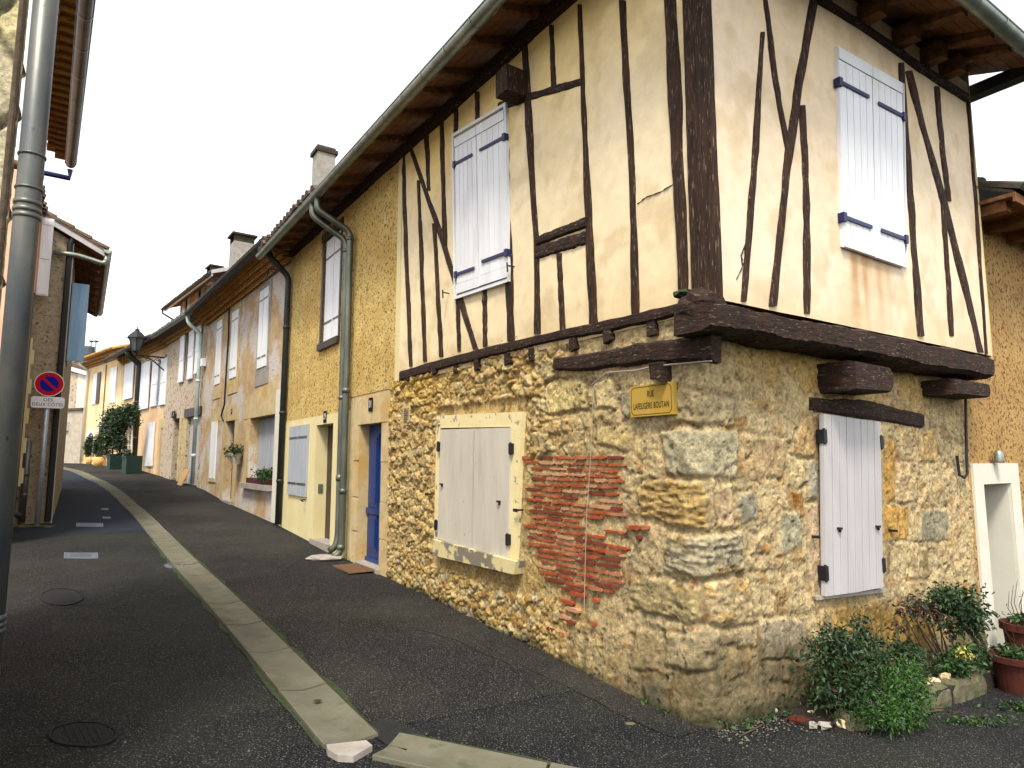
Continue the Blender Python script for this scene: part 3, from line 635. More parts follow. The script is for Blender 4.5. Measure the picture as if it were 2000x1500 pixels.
def block(pts, c, hgt=.02, edge=.03, rough=.018, lay=0.0, groove=.012):
    global Hh, colr
    P = np.array([pxq(*p) for p in pts]); ctrp = P.mean(0); X = Qm + .08 * fbm(Qm * 7, Zm * 7, 51); Y = Zm + .08 * fbm(Qm * 7, Zm * 7, 52)
    d = np.full(Qm.shape, 9.); n = len(P); ar = sum(P[i][0] * P[(i + 1) % n][1] - P[(i + 1) % n][0] * P[i][1] for i in range(n)); sg_ = 1 if ar > 0 else -1
    for i in range(n):
        a = P[i]; b = P[(i + 1) % n]; t = (b - a) / np.linalg.norm(b - a); d = np.minimum(d, sg_ * (t[0] * (Y - a[1]) - t[1] * (X - a[0])))
    k = sstep(0, edge, d); ring = sstep(-.05, -.004, d) * (1 - sstep(-.004, .012, d))
    tex = fbm(Qm * 14, Zm * (14 + 40 * lay), int(abs(ctrp[0] * 99)) + 3, 4) * rough * 2 + fine * .006
    Hh = Hh * (1 - k) + (hgt * .6 + tex * .9) * k - ring * groove * .9
    v = (1 + 1.1 * fbm(Qm * 12, Zm * (12 + 26 * lay), 66, 4))[..., None]
    c2 = np.array(c) * v
    tint = sstep(.02, .14, fbm(Qm * 5, Zm * 9, 91, 3))[..., None]; c2 = c2 * (1 - .55 * tint) + np.array([.42, .25, .07]) * .55 * tint * v if lay else c2
    colr = colr * (1 - k[..., None]) + c2 * k[..., None]
    colr = colr * (1 - .2 * ring[..., None])
GREY = (.40, .35, .225); BRN = (.40, .28, .12); OCH = (.46, .28, .09); PINK = (.47, .34, .21)
block([(1287, 838), (1446, 842), (1444, 935), (1300, 930)], GREY, .018)
block([(1240, 955), (1268, 938), (1384, 940), (1400, 985), (1398, 1032), (1250, 1012)], BRN, .03, lay=1, rough=.03)
block([(1300, 1036), (1452, 1034), (1460, 1122), (1370, 1134), (1292, 1118)], (.37, .32, .21), .028, lay=.8, rough=.028)
block([(1228, 1120), (1372, 1148), (1372, 1222), (1218, 1190)], (.36, .29, .15), .022, lay=.5)
block([(1290, 765), (1384, 768), (1440, 780), (1438, 830), (1300, 828)], (.50, .40, .23), .012, rough=.02)
block([(1466, 1040), (1512, 1036), (1514, 1110), (1470, 1118)], (.46, .35, .2), .012, rough=.02); block([(1378, 1140), (1470, 1130), (1476, 1222), (1384, 1228)], (.44, .34, .19), .014, rough=.024, lay=.4)
block([(1452, 850), (1540, 858), (1536, 935), (1452, 935)], (.48, .35, .19), .008, rough=.02); block([(1405, 950), (1434, 948), (1436, 1026), (1405, 1030)], (.50, .37, .22), .010, rough=.02)
block([(1420, 1235), (1480, 1225), (1484, 1262), (1420, 1266)], (.42, .33, .2), .012); block([(1640, 1175), (1660, 1172), (1660, 1200), (1640, 1204)], (.42, .3, .14), .01)
block([(1756, 905), (1796, 905), (1796, 980), (1756, 980)], (.48, .36, .2), .010, rough=.02); block([(1782, 1062), (1800, 1062), (1798, 1130), (1780, 1130)], (.5, .38, .22), .01)
block([(1440, 965), (1475, 950), (1486, 1010), (1450, 1022)], (.31, .28, .2), .018); block([(1525, 1000), (1566, 995), (1570, 1075), (1522, 1082)], (.35, .32, .21), .016)
block([(1580, 895), (1606, 895), (1606, 978), (1582, 980)], (.33, .3, .22), .01); block([(1547, 955), (1572, 955), (1571, 984), (1546, 984)], (.3, .13, .03), -.004)
block([(1490, 1055), (1512, 1062), (1506, 1085), (1480, 1080)], (.4, .22, .08), .02)
block([(1574, 985), (1612, 985), (1612, 1168), (1592, 1166)], PINK, .008, rough=.004); block([(1575, 812), (1606, 812), (1606, 890), (1545, 888)], (.46, .31, .15), .012, rough=.006)
block([(1730, 860), (1752, 860), (1752, 985), (1730, 985)], OCH, .004, rough=.006); block([(1728, 985), (1778, 985), (1775, 1055), (1730, 1055)], OCH, .01, rough=.008)
block([(1800, 992), (1854, 994), (1854, 1058), (1800, 1056)], (.32, .28, .19), .012, rough=.008); block([(1800, 838), (1832, 838), (1832, 900), (1800, 902)], (.45, .31, .14), .008)
block([(1800, 1068), (1812, 1066), (1818, 1128), (1800, 1128)], (.27, .21, .1), .012); block([(1735, 1060), (1746, 1060), (1746, 1120), (1737, 1122)], (.3, .2, .1), .01)
block([(1240, 1228), (1288, 1232), (1286, 1310), (1232, 1300)], (.42, .32, .17), .03); block([(1296, 1240), (1378, 1232), (1412, 1240), (1412, 1314), (1378, 1322), (1296, 1318)], (.40, .32, .19), .032, rough=.024)
block([(1415, 1270), (1445, 1262), (1450, 1320), (1418, 1330)], (.4, .3, .16), .02)
block([(1258, 1330), (1310, 1325), (1312, 1390), (1275, 1385)], (.28, .25, .18), .03, rough=.01); block([(1500, 1290), (1545, 1290), (1545, 1330), (1500, 1330)], (.42, .32, .18), .02)
block([(1480, 1210), (1580, 1205), (1580, 1285), (1490, 1290)], (.36, .30, .2), .016, rough=.012); block([(1612, 1172), (1700, 1160), (1790, 1175), (1840, 1215), (1830, 1270), (1720, 1300), (1620, 1300)], (.47, .29, .085), .006, edge=.16, rough=.02, groove=0)
block([(1062, 748), (1140, 740), (1146, 800), (1070, 812)], (.58, .46, .22), .024); block([(1158, 745), (1190, 740), (1200, 795), (1165, 800)], (.55, .44, .24), .022)
block([(1205, 765), (1235, 762), (1235, 815), (1210, 818)], (.42, .36, .22), .014); block([(1322, 758), (1384, 760), (1384, 830), (1322, 826)], (.46, .36, .2), .012, rough=.012)
block([(1165, 830), (1235, 832), (1230, 880), (1160, 872)], (.55, .42, .2), .02); block([(1055, 700), (1080, 700), (1080, 735), (1055, 738)], (.5, .4, .2), .02)
# damp and lichen stains at the foot, orange wash under the beam
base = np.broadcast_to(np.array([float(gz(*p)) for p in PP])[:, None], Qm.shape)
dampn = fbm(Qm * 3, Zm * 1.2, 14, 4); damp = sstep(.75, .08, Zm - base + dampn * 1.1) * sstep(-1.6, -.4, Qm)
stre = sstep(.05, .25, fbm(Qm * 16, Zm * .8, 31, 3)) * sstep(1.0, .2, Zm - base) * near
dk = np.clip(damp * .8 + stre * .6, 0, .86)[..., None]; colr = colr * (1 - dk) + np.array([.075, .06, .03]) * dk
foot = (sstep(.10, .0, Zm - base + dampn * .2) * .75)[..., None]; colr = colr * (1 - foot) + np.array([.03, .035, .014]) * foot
wash = (sstep(2.0, 2.5, Zm + dampn) * sstep(.2, .6, Qm) * .55)[..., None]; colr = colr * (1 - wash) + np.array([.50, .31, .075]) * wash
wash = (sstep(1.9, 2.6, Zm + dampn) * sstep(-2.5, -4.2, Qm) * .5)[..., None]; colr = colr * (1 - wash) + np.array([.56, .36, .08]) * wash
# pits
pit = sstep(.16, .24, fbm(Qm * 22, Zm * 26, 61, 3)); Hh = Hh - pit * .012; colr = colr * (1 - .5 * pit[..., None]) 
colr = colr * (1 + .9 * fine)[..., None]
colr = colr * .84; lum = colr.mean(2, keepdims=True); colr = lum + (colr - lum) * 1.12
# flat behind joinery and bricks
def flat(x0, x1, z0, z1, to=0.0, keep=0.0, f=.05):
    global Hh
    k = sstep(-f, 0, Qm - x0) * sstep(-f, 0, x1 - Qm) * sstep(-f, 0, Zm - z0) * sstep(-f, 0, z1 - Zm); Hh = Hh * (1 - k * (1 - keep)) + to * k
qa = lambda s: -(s - R) - LA / 2
qb = lambda t: (t - R) + LA / 2
flat(qa(3.98), qa(2.12), .42, 2.22, -.012); flat(qb(1.42), qb(2.46), .5, 2.05, -.012)
bz = [A.px(*p) for p in ((1030, 885), (1212, 880), (1218, 1085), (1195, 1150), (1035, 1080))]
flat(qa(2.14), qa(.82), .43, 1.64, -.006, .34, .08)
Hh[Zm > 2.72] *= .3
P3 = np.zeros(Qm.shape + (3,)); flare = .05 * sstep(.5, 0, Zm - base) * near
P3[..., :2] = PP[:, None, :] + NN[:, None, :] * (Hh + flare - .012)[..., None]; P3[..., 2] = Zm
grid_mesh('stone_wall', P3.reshape(-1, 3), len(qs), len(zs), 'stone', H1, np.clip(colr.reshape(-1, 3), .01, .8))

# old brick infill
rg = random.Random(4)
poly = [A.px(*p) for p in ((1030, 884), (1208, 880), (1205, 960), (1222, 1062), (1222, 1085), (1208, 1118), (1198, 1168), (1130, 1165), (1055, 1128), (1035, 1075), (1030, 1010))]
def inside(pt, P):
    r = False; j = len(P) - 1
    for i in range(len(P)):
        if ((P[i][1] > pt[1]) != (P[j][1] > pt[1])) and pt[0] < (P[j][0] - P[i][0]) * (pt[1] - P[i][1]) / (P[j][1] - P[i][1]) + P[i][0]: r = not r
        j = i
    return r
mb = MB()
def brick(s0, s1, z, h, sag=0, o=.016):
    mi = rg.choices((0, 1, 2), (6, 2.4 if z > 1.2 else .8, 1.6))[0]; o += rg.uniform(-.006, .003)
    n = 9; top = []; bot = []
    for k in range(n + 1):
        s = s0 + (s1 - s0) * k / n; j = (rg.random() - .5) * .007; h2 = h * (.55 if k in (0, n) else 1); zz = z + sag * (s - 1.6) + (rg.random() - .5) * .002
        top.append((s, zz + h2 / 2 + j)); bot.append((s, zz - h2 / 2 + (rg.random() - .5) * .007))
    mb.poly(A, bot + top[::-1], -.03, o + (rg.random() - .5) * .008, mi)
z = 1.66; row = 0
while z > .36:
    s = .88 + rg.uniform(0, .12); sag = .012 * math.sin(row) + (-.03 if z < .9 else .0)
    s -= .16
    while s < 2.2:
        ln = rg.uniform(.17, .29); drop = .02 if z > 1.2 else (.22 if z > .95 else .06)
        if rg.random() < .16: ln *= .5
        if inside((s + ln / 2, z), poly) and rg.random() > drop: brick(s, s + ln, z, rg.uniform(.019, .029), sag, .001 if rg.random() < .35 else .008)
        s += ln + rg.uniform(.008, .022)
    z -= rg.uniform(.043, .051); row += 1
for u, v, wd in ((1238, 1030, .14), (1262, 1030, .07), (1250, 1050, .04), (1075, 1228, .16), (1098, 1238, .07), (1165, 1172, .06), (1160, 1218, .05), (1468, 1222, .05), (1110, 1175, .16), (1120, 1190, .18), (1105, 1205, .16), (1130, 1160, .2), (1118, 1215, .1)):
    if u < 1380:
        s, z = A.px(u, v); brick(s - wd / 2, s + wd / 2, z, .03, .0, .022)
mb.build('brick_infill', None, H1, mats=['brick_red', 'brick_pale', 'brick_dark'])

# plaster of the upper floor
def plaster_wall(wl, s0, s1, z0, z1, o, seed, wash_shade_c, extra=None):
    S = np.arange(s0, s1 + .019, .02); Z = np.arange(z0, z1 + .019, .02); Sm, Zz = np.meshgrid(S, Z, indexing='ij')
    hgt = fbm(Sm * 1.6, Zz * 1.6, seed, 4) * .02 + fbm(Sm * 9, Zz * 9, seed + 3, 3) * .006
    c = np.empty(Sm.shape + (3,)); c[:] = wash_shade_c[0]; k = sstep(-.12, .2, fbm(Sm * 1.3, Zz * 1.0, seed + 5, 4))[..., None]; c = c * (1 - .5 * k) + np.array(wash_shade_c[1]) * .5 * k
    k = (sstep(4.5, 5.9, Zz + fbm(Sm * 2, Zz, seed + 8) * 1.4) * wash_shade_c[3])[..., None]; c = c * (1 - k) + np.array(wash_shade_c[2]) * k  # yellow cast of the shade under the eaves, put into the plaster colour
    k = (sstep(3.15, 2.7, Zz + fbm(Sm * 3, Zz * 2, seed + 9) * .5) * .35)[..., None]; c = c * (1 - k) + np.array([.55, .38, .14]) * k
    st = (sstep(.02, .2, fbm(Sm * 4, Zz * 3.2, seed + 30, 5)) * .4)[..., None]; c = c * (1 - st) + np.array([.55, .4, .2]) * st
    if extra: c = extra(c, Sm, Zz)
    n2 = wl.n; P = np.zeros(Sm.shape + (3,)); P[..., :2] = wl.P + Sm[..., None] * wl.d + (o + hgt)[..., None] * n2; P[..., 2] = Zz
    return grid_mesh('plaster_wall', P.reshape(-1, 3), len(S), len(Z), 'plaster', H1, np.clip(c.reshape(-1, 3) * .86, .02, .85))
OB = .20
plaster_wall(A, -.19, 5.20, 2.66, 6.0, 0.0, 5, ([.82, .665, .415], [.85, .725, .50], [.82, .60, .19], .85))
s1_, z1_ = B.px(1655, 492, OB); s2_, z2_ = B.px(1745, 520, OB)
def rust(c, S, Z):
    k = sstep(s1_ - .02, s1_ + .08, S) * sstep(s2_ + .05, s2_ - .15, S) * sstep(z1_ - .75, z1_ - .05, Z + .35 * fbm(S * 14, Z * 1.2, 7, 3)) * (Z < z1_ + .05) * (.35 + 1.1 * vnoise(S * 13, Z * .7, 9))
    k = np.clip(k * .62, 0, .7)[..., None]; return c * (1 - k) + np.array([.42, .2, .04]) * k
plaster_wall(B, 0.0, 4.36, 2.72, 5.75, OB, 15, ([.78, .625, .435], [.83, .70, .53], [.80, .60, .32], .55), rust)
mb = MB(); mb.add([B.w(4.36, 2.6, OB + .012), B.w(4.36, 6.2, OB + .012), B.w(4.36, 6.2, -6), B.w(4.36, 2.6, -6)], [(0, 1, 2, 3)])
mb.add([A.w(0, 2.62, 0), A.w(0, 2.62, OB + .1), A.w(0, 2.62, -.3)], [(0, 1, 2)])
mb.build('end_wall', 'cream_plaster', H1)
# studs and braces
studs = [([(786, 300), (792, 500), (801, 716)], 8), ([(816, 352), (822, 520), (829, 706)], (6, 9)), ([(800, 288), (862, 468), (927, 682)], (9, 12)), ([(831, 264), (836, 372)], (10, 7)), ([(861, 238), (867, 482)], (10, 8)),
         ([(846, 436), (853, 560), (860, 697)], (7, 9)), ([(889, 208), (888, 262)], 9), ([(892, 582), (895, 686)], 8), ([(930, 178), (931, 236)], 9), ([(944, 566), (946, 677)], 9),
         ([(984, 214), (990, 480), (996, 666)], (12, 17)), ([(1023, 88), (1034, 300), (1045, 470), (1048, 652)], (13, 15, 11, 13)), ([(1075, 48), (1080, 178)], (9, 12)),
         ([(1130, 8), (1137, 190), (1145, 380), (1157, 636)], (10, 9, 15, 19)), ([(1090, 494), (1097, 646)], (10, 12)), ([(1213, 0), (1222, 180), (1232, 330), (1238, 614)], (13, 14, 13, 18)), ([(1303, -20), (1314, 210), (1325, 400), (1331, 580)], (24, 25, 23, 16))]
for i, (p, wd) in enumerate(studs): member(H1, 'timber_stud', A, p, wd, seed=i, o1=.016 if i != 16 else .03)
member(H1, 'timber_rail', A, [(972, 208), (1040, 185), (1134, 158)], (20, 15, 17), 'timber_flat', horiz=True, seed=3)
member(H1, 'timber_rail', A, [(1044, 470), (1090, 452), (1142, 432)], (18, 22), 'timber_flat', horiz=True, seed=4, o1=.03); member(H1, 'timber_rail', A, [(1044, 494), (1090, 480), (1142, 462)], (28, 26), 'timber_flat', horiz=True, seed=5, o1=.022)
studsB = [([(1491, 62), (1478, 300), (1455, 588)], (9, 13, 12)), ([(1496, -10), (1513, 130), (1541, 288)], (12, 10)), ([(1595, -5), (1562, 170), (1540, 330), (1512, 597)], (16, 19, 15, 15)), ([(1570, 205), (1578, 400), (1579, 612)], (11, 15, 14)),
          ([(1762, 122), (1780, 380), (1801, 656)], (11, 13, 13)), ([(1777, 138), (1848, 400), (1919, 688)], (12, 13, 13)), ([(1832, 168), (1844, 300), (1856, 392)], 10), ([(1844, 398), (1854, 540), (1862, 656)], (8, 10))]
for i, (p, wd) in enumerate(studsB): member(H1, 'timber_stud', B, p, wd, seed=i + 40, o0=OB - .03, o1=OB + .016)
member(H1, 'timber_stud', B, [(1893, 190), (1912, 440), (1929, 692)], 4, seed=60, o0=OB - .03, o1=OB + .02)
for p in ([(1244, 398), (1262, 384), (1290, 374), (1316, 358)], [(1440, 545), (1452, 520), (1449, 498), (1460, 470)]): member(H1, 'plaster_crack', A if p[0][0] < 1400 else B, p, .55, 'timber', o0=-.01 + (0 if p[0][0] < 1400 else OB), o1=.012 + (0 if p[0][0] < 1400 else OB), horiz=p[0][0] < 1400, jit=.5, n=40)
# corner post, wrapping both faces
JA = A.px(1369, 300, .03)[0]
mb = MB(); n = 70; vs = []; fs = []
for i in range(n):
    z = 2.72 + (6.0 - 2.72) * i / (n - 1); k = i * .22; prof = []
    ja = JA + .05 * float(fbm(np.array(k * .5), np.array(1.), 5)) + .02 * float(fbm(np.array(k * 2), np.array(1.), 6)); jb = .025 + .02 * float(fbm(np.array(k * .6), np.array(4.), 8))
    for t, o in ((ja, -.03), (ja, .02), (ja * .8, .033), (ja * .55, .022), (ja * .3, .038), (.0, .03)): prof.append(A.w(t, z, o + .01 * float(fbm(np.array(k * 2.1), np.array(t * 30), 9))))
    c = A.w(-.21, z, .028); prof += [A.w(-.12, z, .04 + .012 * float(fbm(np.array(k * 2.1), np.array(7.), 9))), c]
    for t, o in ((jb, OB + .02), (jb, OB - .03)): prof.append(B.w(t, z, o))
    vs += prof; m = len(prof)
for i in range(n - 1):
    for k in range(m - 1): fs.append((i * m + k, i * m + k + 1, (i + 1) * m + k + 1, (i + 1) * m + k))
mb.add(vs, fs); mb.build('corner_post', 'timber', H1)
# beams
member(H1, 'sill_beam', A, [(779, 733), (900, 699), (1040, 664), (1180, 636), (1345, 598)], (18, 22, 20, 24, 27), 'timber_flat', o0=-.05, o1=.045, horiz=True, seed=71, n=44, jit=.2)
member(H1, 'bressumer', A, [(1080, 711), (1150, 705), (1240, 690), (1388, 676)], (26, 36, 46, 58), 'timber_flat', o0=-.05, o1=.06, horiz=True, seed=72, n=40, jit=.12)
for i, (u, v) in enumerate([(786, 738), (800, 735), (853, 722), (893, 718), (935, 712), (996, 702), (1042, 692), (1123, 672), (1192, 656), (1276, 640)]):
    s, z = A.px(u, v); b = MB(); b.poly(A, [(s - .045, z - .06 + .01 * (i % 3)), (s + .04, z - .065), (s + .045, z + .06), (s - .04, z + .06)], -.04, .03 + .006 * (i % 3)); b.build('joist_end', 'timber_flat', H1)
member(H1, 'jetty_beam', B, [(1390, 612), (1500, 630), (1600, 652), (1700, 668), (1800, 690), (1942, 718)], (50, 54, 52, 48, 50, 42), 'timber_flat', o0=-.02, o1=OB + .10, horiz=True, seed=75, n=60, jit=.16, round_=.78)
b = MB(); s, z = A.px(1370, 612)
for k in range(1): b.blob(A.w(-.10, 2.66, .05), (.17, .17, .14), 5, n=14, m=9, amp=.12)
b.build('beam_knuckle', 'timber_flat', H1)
b = MB(); b.blob(A.w(.02, 2.79, .09), (.07, .07, .03), 6, n=12, m=6); b.build('moss_tuft', 'moss', H1)
b = MB(); s, z = A.px(1298, 728); b.poly(A, [(s - .06, z - .08), (s + .05, z - .05), (s + .06, z + .07), (s - .06, z + .07)], -.03, .10); b.build('joist_end', 'timber_flat', H1)
def log_end(u0, u1, v0, v1, o1, name='joist_end'):
    t0, zt = B.px(u0, v0, o1); t1, zb = B.px(u1, v1, o1); tc = (t0 + t1) / 2; zc = (zt + zb) / 2; r = abs(zt - zb) / 2; mb = MB(); pr = []
    c = [(t0, zc - r), (t1 - r * .5, zc - r * .9), (t1 - r * .15, zc - r * .5), (t1, zc), (t1 - r * .1, zc + r * .5), (t1 - r * .5, zc + r * .9), (t0, zc + r)]
    mb.poly(B, c, -.3, o1 - .05); n = len(c); cc = [(t0 + (a - t0) * .93 + .01, zc + (z - zc) * .9) for a, z in c]
    mb.add([B.w(a, z, o1 - .05) for a, z in c] + [B.w(a, z, o1) for a, z in cc], [tuple(range(n, 2 * n))] + [(i, (i + 1) % n, n + (i + 1) % n, n + i) for i in range(n)])
    mb.build(name, 'timber_flat', H1)
log_end(1668, 1752, 702, 770, .30); log_end(1865, 1940, 738, 778, .28)
member(H1, 'lintel', B, [(1585, 788), (1700, 800), (1806, 822)], (28, 36, 26), 'timber_flat', o0=-.04, o1=.015, horiz=True, seed=81, n=24)
b = MB(); s, z = A.px(972, 160, .3); b.poly(A, [(s - .10, z - .11), (s + .10, z - .11), (s + .10, z + .16), (s - .10, z + .16)], -.1, .26); b.build('beam_end', 'timber', H1)
# joinery: upper window on A
q = Quad(A, [(886, 270), (984, 212), (990, 541), (890, 575)], .03); b = MB()
for x0, x1, y0, y1 in ((-.03, 0, -.01, 1.01), (1, 1.04, -.01, 1.01), (-.03, 1.04, -.03, -.01), (-.03, 1.04, 1.01, 1.03)): q.box(b, x0, x1, y0, y1, -.03, .04)
b.build('window_frame', 'white_paint', H1)
shutter(H1, A, [(887, 271), (928, 247), (934, 560), (891, 574)], .02, 'white_paint', 5, (.17, .88), 'blue_iron', True, side=0)
shutter(H1, A, [(929, 246), (983, 214), (989, 541), (935, 559)], .02, 'white_paint', 5, (.17, .86), 'blue_iron', True, side=1)
for u, v in ((877, 573), (1004, 521)):
    s, z = A.px(u, v); b = MB(); b.tube([A.w(s, z, -.02), A.w(s, z, .09)], .008, 6); b.tube([A.w(s, z + .03, .085), A.w(s - .01, z - .07, .085)], .009, 6); b.build('shutter_stay', 'black_iron', H1)
# lower window on A with plaster surround
b = MB()
q = Quad(A, [(853, 812), (1020, 804), (1006, 1098), (848, 1056)], .02); P_ = lambda x, y: q.at(x, y)
for x0, x1, y0, y1 in ((0, .055, .09, 1), (.895, 1, .07, 1), (0, 1, 0, .07)): q.box(b, x0, x1, y0, y1, -.05, .022)
q.box(b, .055, .895, .07, .10, -.05, .0215)
b.build('window_surround', 'peeling_plaster', H1)
b = MB(); qs_ = Quad(A, [(847, 1054), (1008, 1097), (1004, 1122), (848, 1085)], .08); qs_.box(b, -.01, 1.0, 0, 1, -.05, .085); b.build('window_sill', 'peeling_sill', H1)
shutter(H1, A, [(861, 839), (924, 837), (919.5, 1074), (854, 1052)], .012, 'grey_white_paint', 3, None, side=0, latch=[(.11, .50)])
shutter(H1, A, [(927, 837), (997, 835), (991, 1092), (923, 1076)], .012, 'grey_white_paint', 3, None, side=1, latch=[(.76, .575)])
for u, v in ((856, 872), (997, 876), (851, 1025), (991, 1054)):
    s, z = A.px(u, v, .05); b = MB(); b.box(A, s - .02, s + .02, z - .05, z + .05, .0, .062); b.tube([A.w(s, z - .06, .05), A.w(s, z + .06, .05)], .012, 8); b.build('shutter_hinge', 'black_iron', H1)
for u, v in ((1018, 996), (843, 965)):
    s, z = A.px(u, v); b = MB(); b.tube([A.w(s, z, -.02), A.w(s, z, .07)], .01, 6); b.box(A, s - .03, s + .03, z - .015, z + .015, .06, .075); b.build('shutter_stay', 'black_iron', H1)
# window on B, upper
q = Quad(B, [(1638, 90), (1764, 163), (1771, 523), (1650, 481)], OB + .03); b = MB()
for x0, x1, y0, y1 in ((-.02, 0, 0, 1), (1, 1.012, 0, 1)): q.box(b, x0, x1, y0, y1, OB - .02, OB + .035)
b.build('window_frame', 'white_paint', H1)
shutter(H1, B, [(1639, 91), (1704, 128), (1712, 502), (1651, 481)], OB + .015, 'white_paint', 5, (.185, .86), 'blue_iron', True, side=0)
shutter(H1, B, [(1705, 129), (1763, 162), (1770, 522), (1713, 503)], OB + .015, 'white_paint', 5, (.19, .855), 'blue_iron', True, side=1)
# tall window on B, lower
shutter(H1, B, [(1609, 808), (1667, 817), (1671, 1157), (1613, 1165)], .015, 'pale_grey_paint', 4, None, th=.032, latch=[(.42, .64)])
shutter(H1, B, [(1668, 817), (1719, 824), (1725, 1147), (1672, 1157)], .015, 'pale_grey_paint', 4, None, th=.032, latch=[(.78, .64)])
for u, v in ((1611, 852), (1722, 864), (1614, 1120), (1726, 1104)):
    s, z = B.px(u, v, .05); b = MB(); b.box(B, s - .022, s + .022, z - .055, z + .055, -.01, .058); b.tube([B.w(s, z - .065, .045), B.w(s, z + .065, .045)], .012, 8); b.build('shutter_hinge', 'black_iron', H1)
b = MB(); q = Quad(B, [(1590, 1165), (1728, 1150), (1728, 1156), (1592, 1172)], .01); q.box(b, 0, 1, 0, 1, -.05, .02); b.build('window_sill', 'grey_stone', H1)
for u, v in ((1588, 1048), (1741, 1036)):
    s, z = B.px(u, v); b = MB(); b.tube([B.w(s, z, -.02), B.w(s, z, .05)], .012, 6); b.build('shutter_stay', 'black_iron', H1)
# blue-door bay
facade(H1, 'door_bay_wall', A, 5.355, 6.95, -.3, 2.62, [(5.62, 6.50, -.3, 2.16)], 'dressed_stone', .24, o=.0)
b = MB()
for i, (z0, z1) in enumerate(((.05, .55), (.562, 1.05), (1.062, 1.6), (1.612, 2.15))): b.box(A, 5.40, 5.618, z0, z1, -.1, .012 + .004 * (i % 2)); b.box(A, 6.502, 6.72, z0 + .02, z1 - .01, -.1, .010 + .004 * (i % 2))
b.box(A, 5.38, 6.0, 2.165, 2.56, -.1, .014); b.box(A, 6.012, 6.6, 2.165, 2.55, -.1, .018)
b.build('door_surround', 'dressed_stone', H1)
d = MB(); d.box(A, 5.625, 6.495, .06, 2.155, -.24, -.15)
for z0, z1 in ((.30, .82), (.95, 2.02)):
    for s0, s1 in ((5.70, 6.02), (6.08, 6.42)): d.box(A, s0, s1, z0, z1, -.152, -.135); d.box(A, s0 + .05, s1 - .05, z0 + .05, z1 - .05, -.136, -.123)
d.box(A, 5.63, 6.49, .84, .92, -.152, -.115); d.box(A, 5.63, 6.49, .06, .2, -.152, -.12)
dr = d.build('door', 'blue_paint', H1); b = MB(); b.lathe(A.w(5.72, 1.0, -.08), [(.0, -.02), (.02, -.015), (.025, 0), (.02, .015), (0, .02)], 10); b.tube([A.w(5.72, 1., -.15), A.w(5.72, 1., -.08)], .01, 6); b.build('door_handle', 'black_iron', dr)
b = MB(); b.box(A, 5.56, 6.5, -.1, .14, -.3, .05); b.build('door_step', 'white_stone', H1)
facade(H1, 'roughcast_wall', A, 5.20, 6.95, 2.62, 6.0, [], 'roughcast', o=.008)
b = MB(); b.box(A, 5.08, 5.21, 2.70, 6.0, -.04, .014); b.build('plaster_band', 'cream_plaster', H1)
b = MB(); s, z = A.px(795, 811); b.box(A, s - .11, s + .11, z - .13, z + .13, -.02, .012); 
vb = b.build('vent_grille', 'dressed_stone', H1); b = MB()
for k in range(7): b.box(A, s - .07, s + .07, z - .09 + k * .028, z - .08 + k * .028, .012, .02)
b.build('slat', 'zinc_dark', vb)
# eaves: plate, soffit, rafters, roof, gutters
SLO = .014
zA = lambda s: 5.74 + SLO * s
b = MB(); v = []
for i in range(30):
    s = 0 + 11.0 * i / 29
    for (dz, o) in ((.0, .0), (.01, .07), (.15, .075), (.16, 0)): v.append(A.w(s, zA(s) + .06 + dz + .01 * math.sin(i * 1.7), o))
b.add(v, [(i * 4 + k, i * 4 + k + 1, i * 4 + k + 5, i * 4 + k + 4) for i in range(29) for k in range(3)]); b.build('wall_plate', 'timber_flat', H1)
EO = .60
def eave_soffit(wl, s0, s1, zf, oo, e, parent, end=0.0):
    b = MB(); n = 6
    for k in range(n):        # long boards
        o0 = oo - .1 + (e + .1) * k / n; o1 = oo - .1 + (e + .1) * (k + 1) / n - .006
        r = [];
        for o in (o0, o1):
            d = end * (o - oo + .1) / (e + .1)
            for s, dz in ((s0 - d, 0), (s1, 0)): r.append(wl.w(s, zf(s) + .31 - .36 * (o - oo) + dz, o))
        b.add(r + [(x, y, z + .02) for x, y, z in r], [(0, 1, 3, 2), (4, 5, 7, 6), (0, 1, 5, 4), (2, 3, 7, 6)])
    return b.build('soffit', 'soffit_wood', parent)
eave_soffit(A, 0.0, 11.0, zA, 0, EO, H1, end=.55)
def rafter(wl, s, zf, oo, e, parent, wd=.085, ht=.11, seed=0, m='rafter_wood', drop=0.0):
    rg = random.Random(seed); b = MB(); v = []; n = 6
    for i in range(n):
        o = oo - .12 + (e + .06) * i / (n - 1); z = zf(s) + .305 - .36 * (o - oo) - drop; j = rg.uniform(-.02, .02); h = ht * (1 - .35 * (i / (n - 1)) ** 3) * rg.uniform(.85, 1.15); w_ = wd * rg.uniform(.85, 1.15)
        for a, c in ((-.5, 0), (-.5, -.8), (-.25, -1), (.25, -1), (.5, -.75), (.5, 0)): v.append(wl.w(s + j + a * w_, z + c * h, o))
    b.add(v, [(i * 6 + k, i * 6 + (k + 1) % 6, (i + 1) * 6 + (k + 1) % 6, (i + 1) * 6 + k) for i in range(n - 1) for k in range(6)] + [tuple(range(6)), tuple(range((n - 1) * 6, n * 6))]); return b.build('rafter', m, parent)
ra = [A.px(u, v, .45)[0] for u, v in ((1105, -20), (1045, 15), (985, 62), (925, 120), (865, 172), (830, 205), (790, 242), (740, 278), (705, 308))] + [6.45, 6.95]
for i, s in enumerate(ra): rafter(A, s, zA, 0, EO, H1, seed=i, wd=.1)
zB = lambda t: 5.52 + .016 * t
eave_soffit(B, .05, 4.5, zB, OB, .62, H1, end=.55)
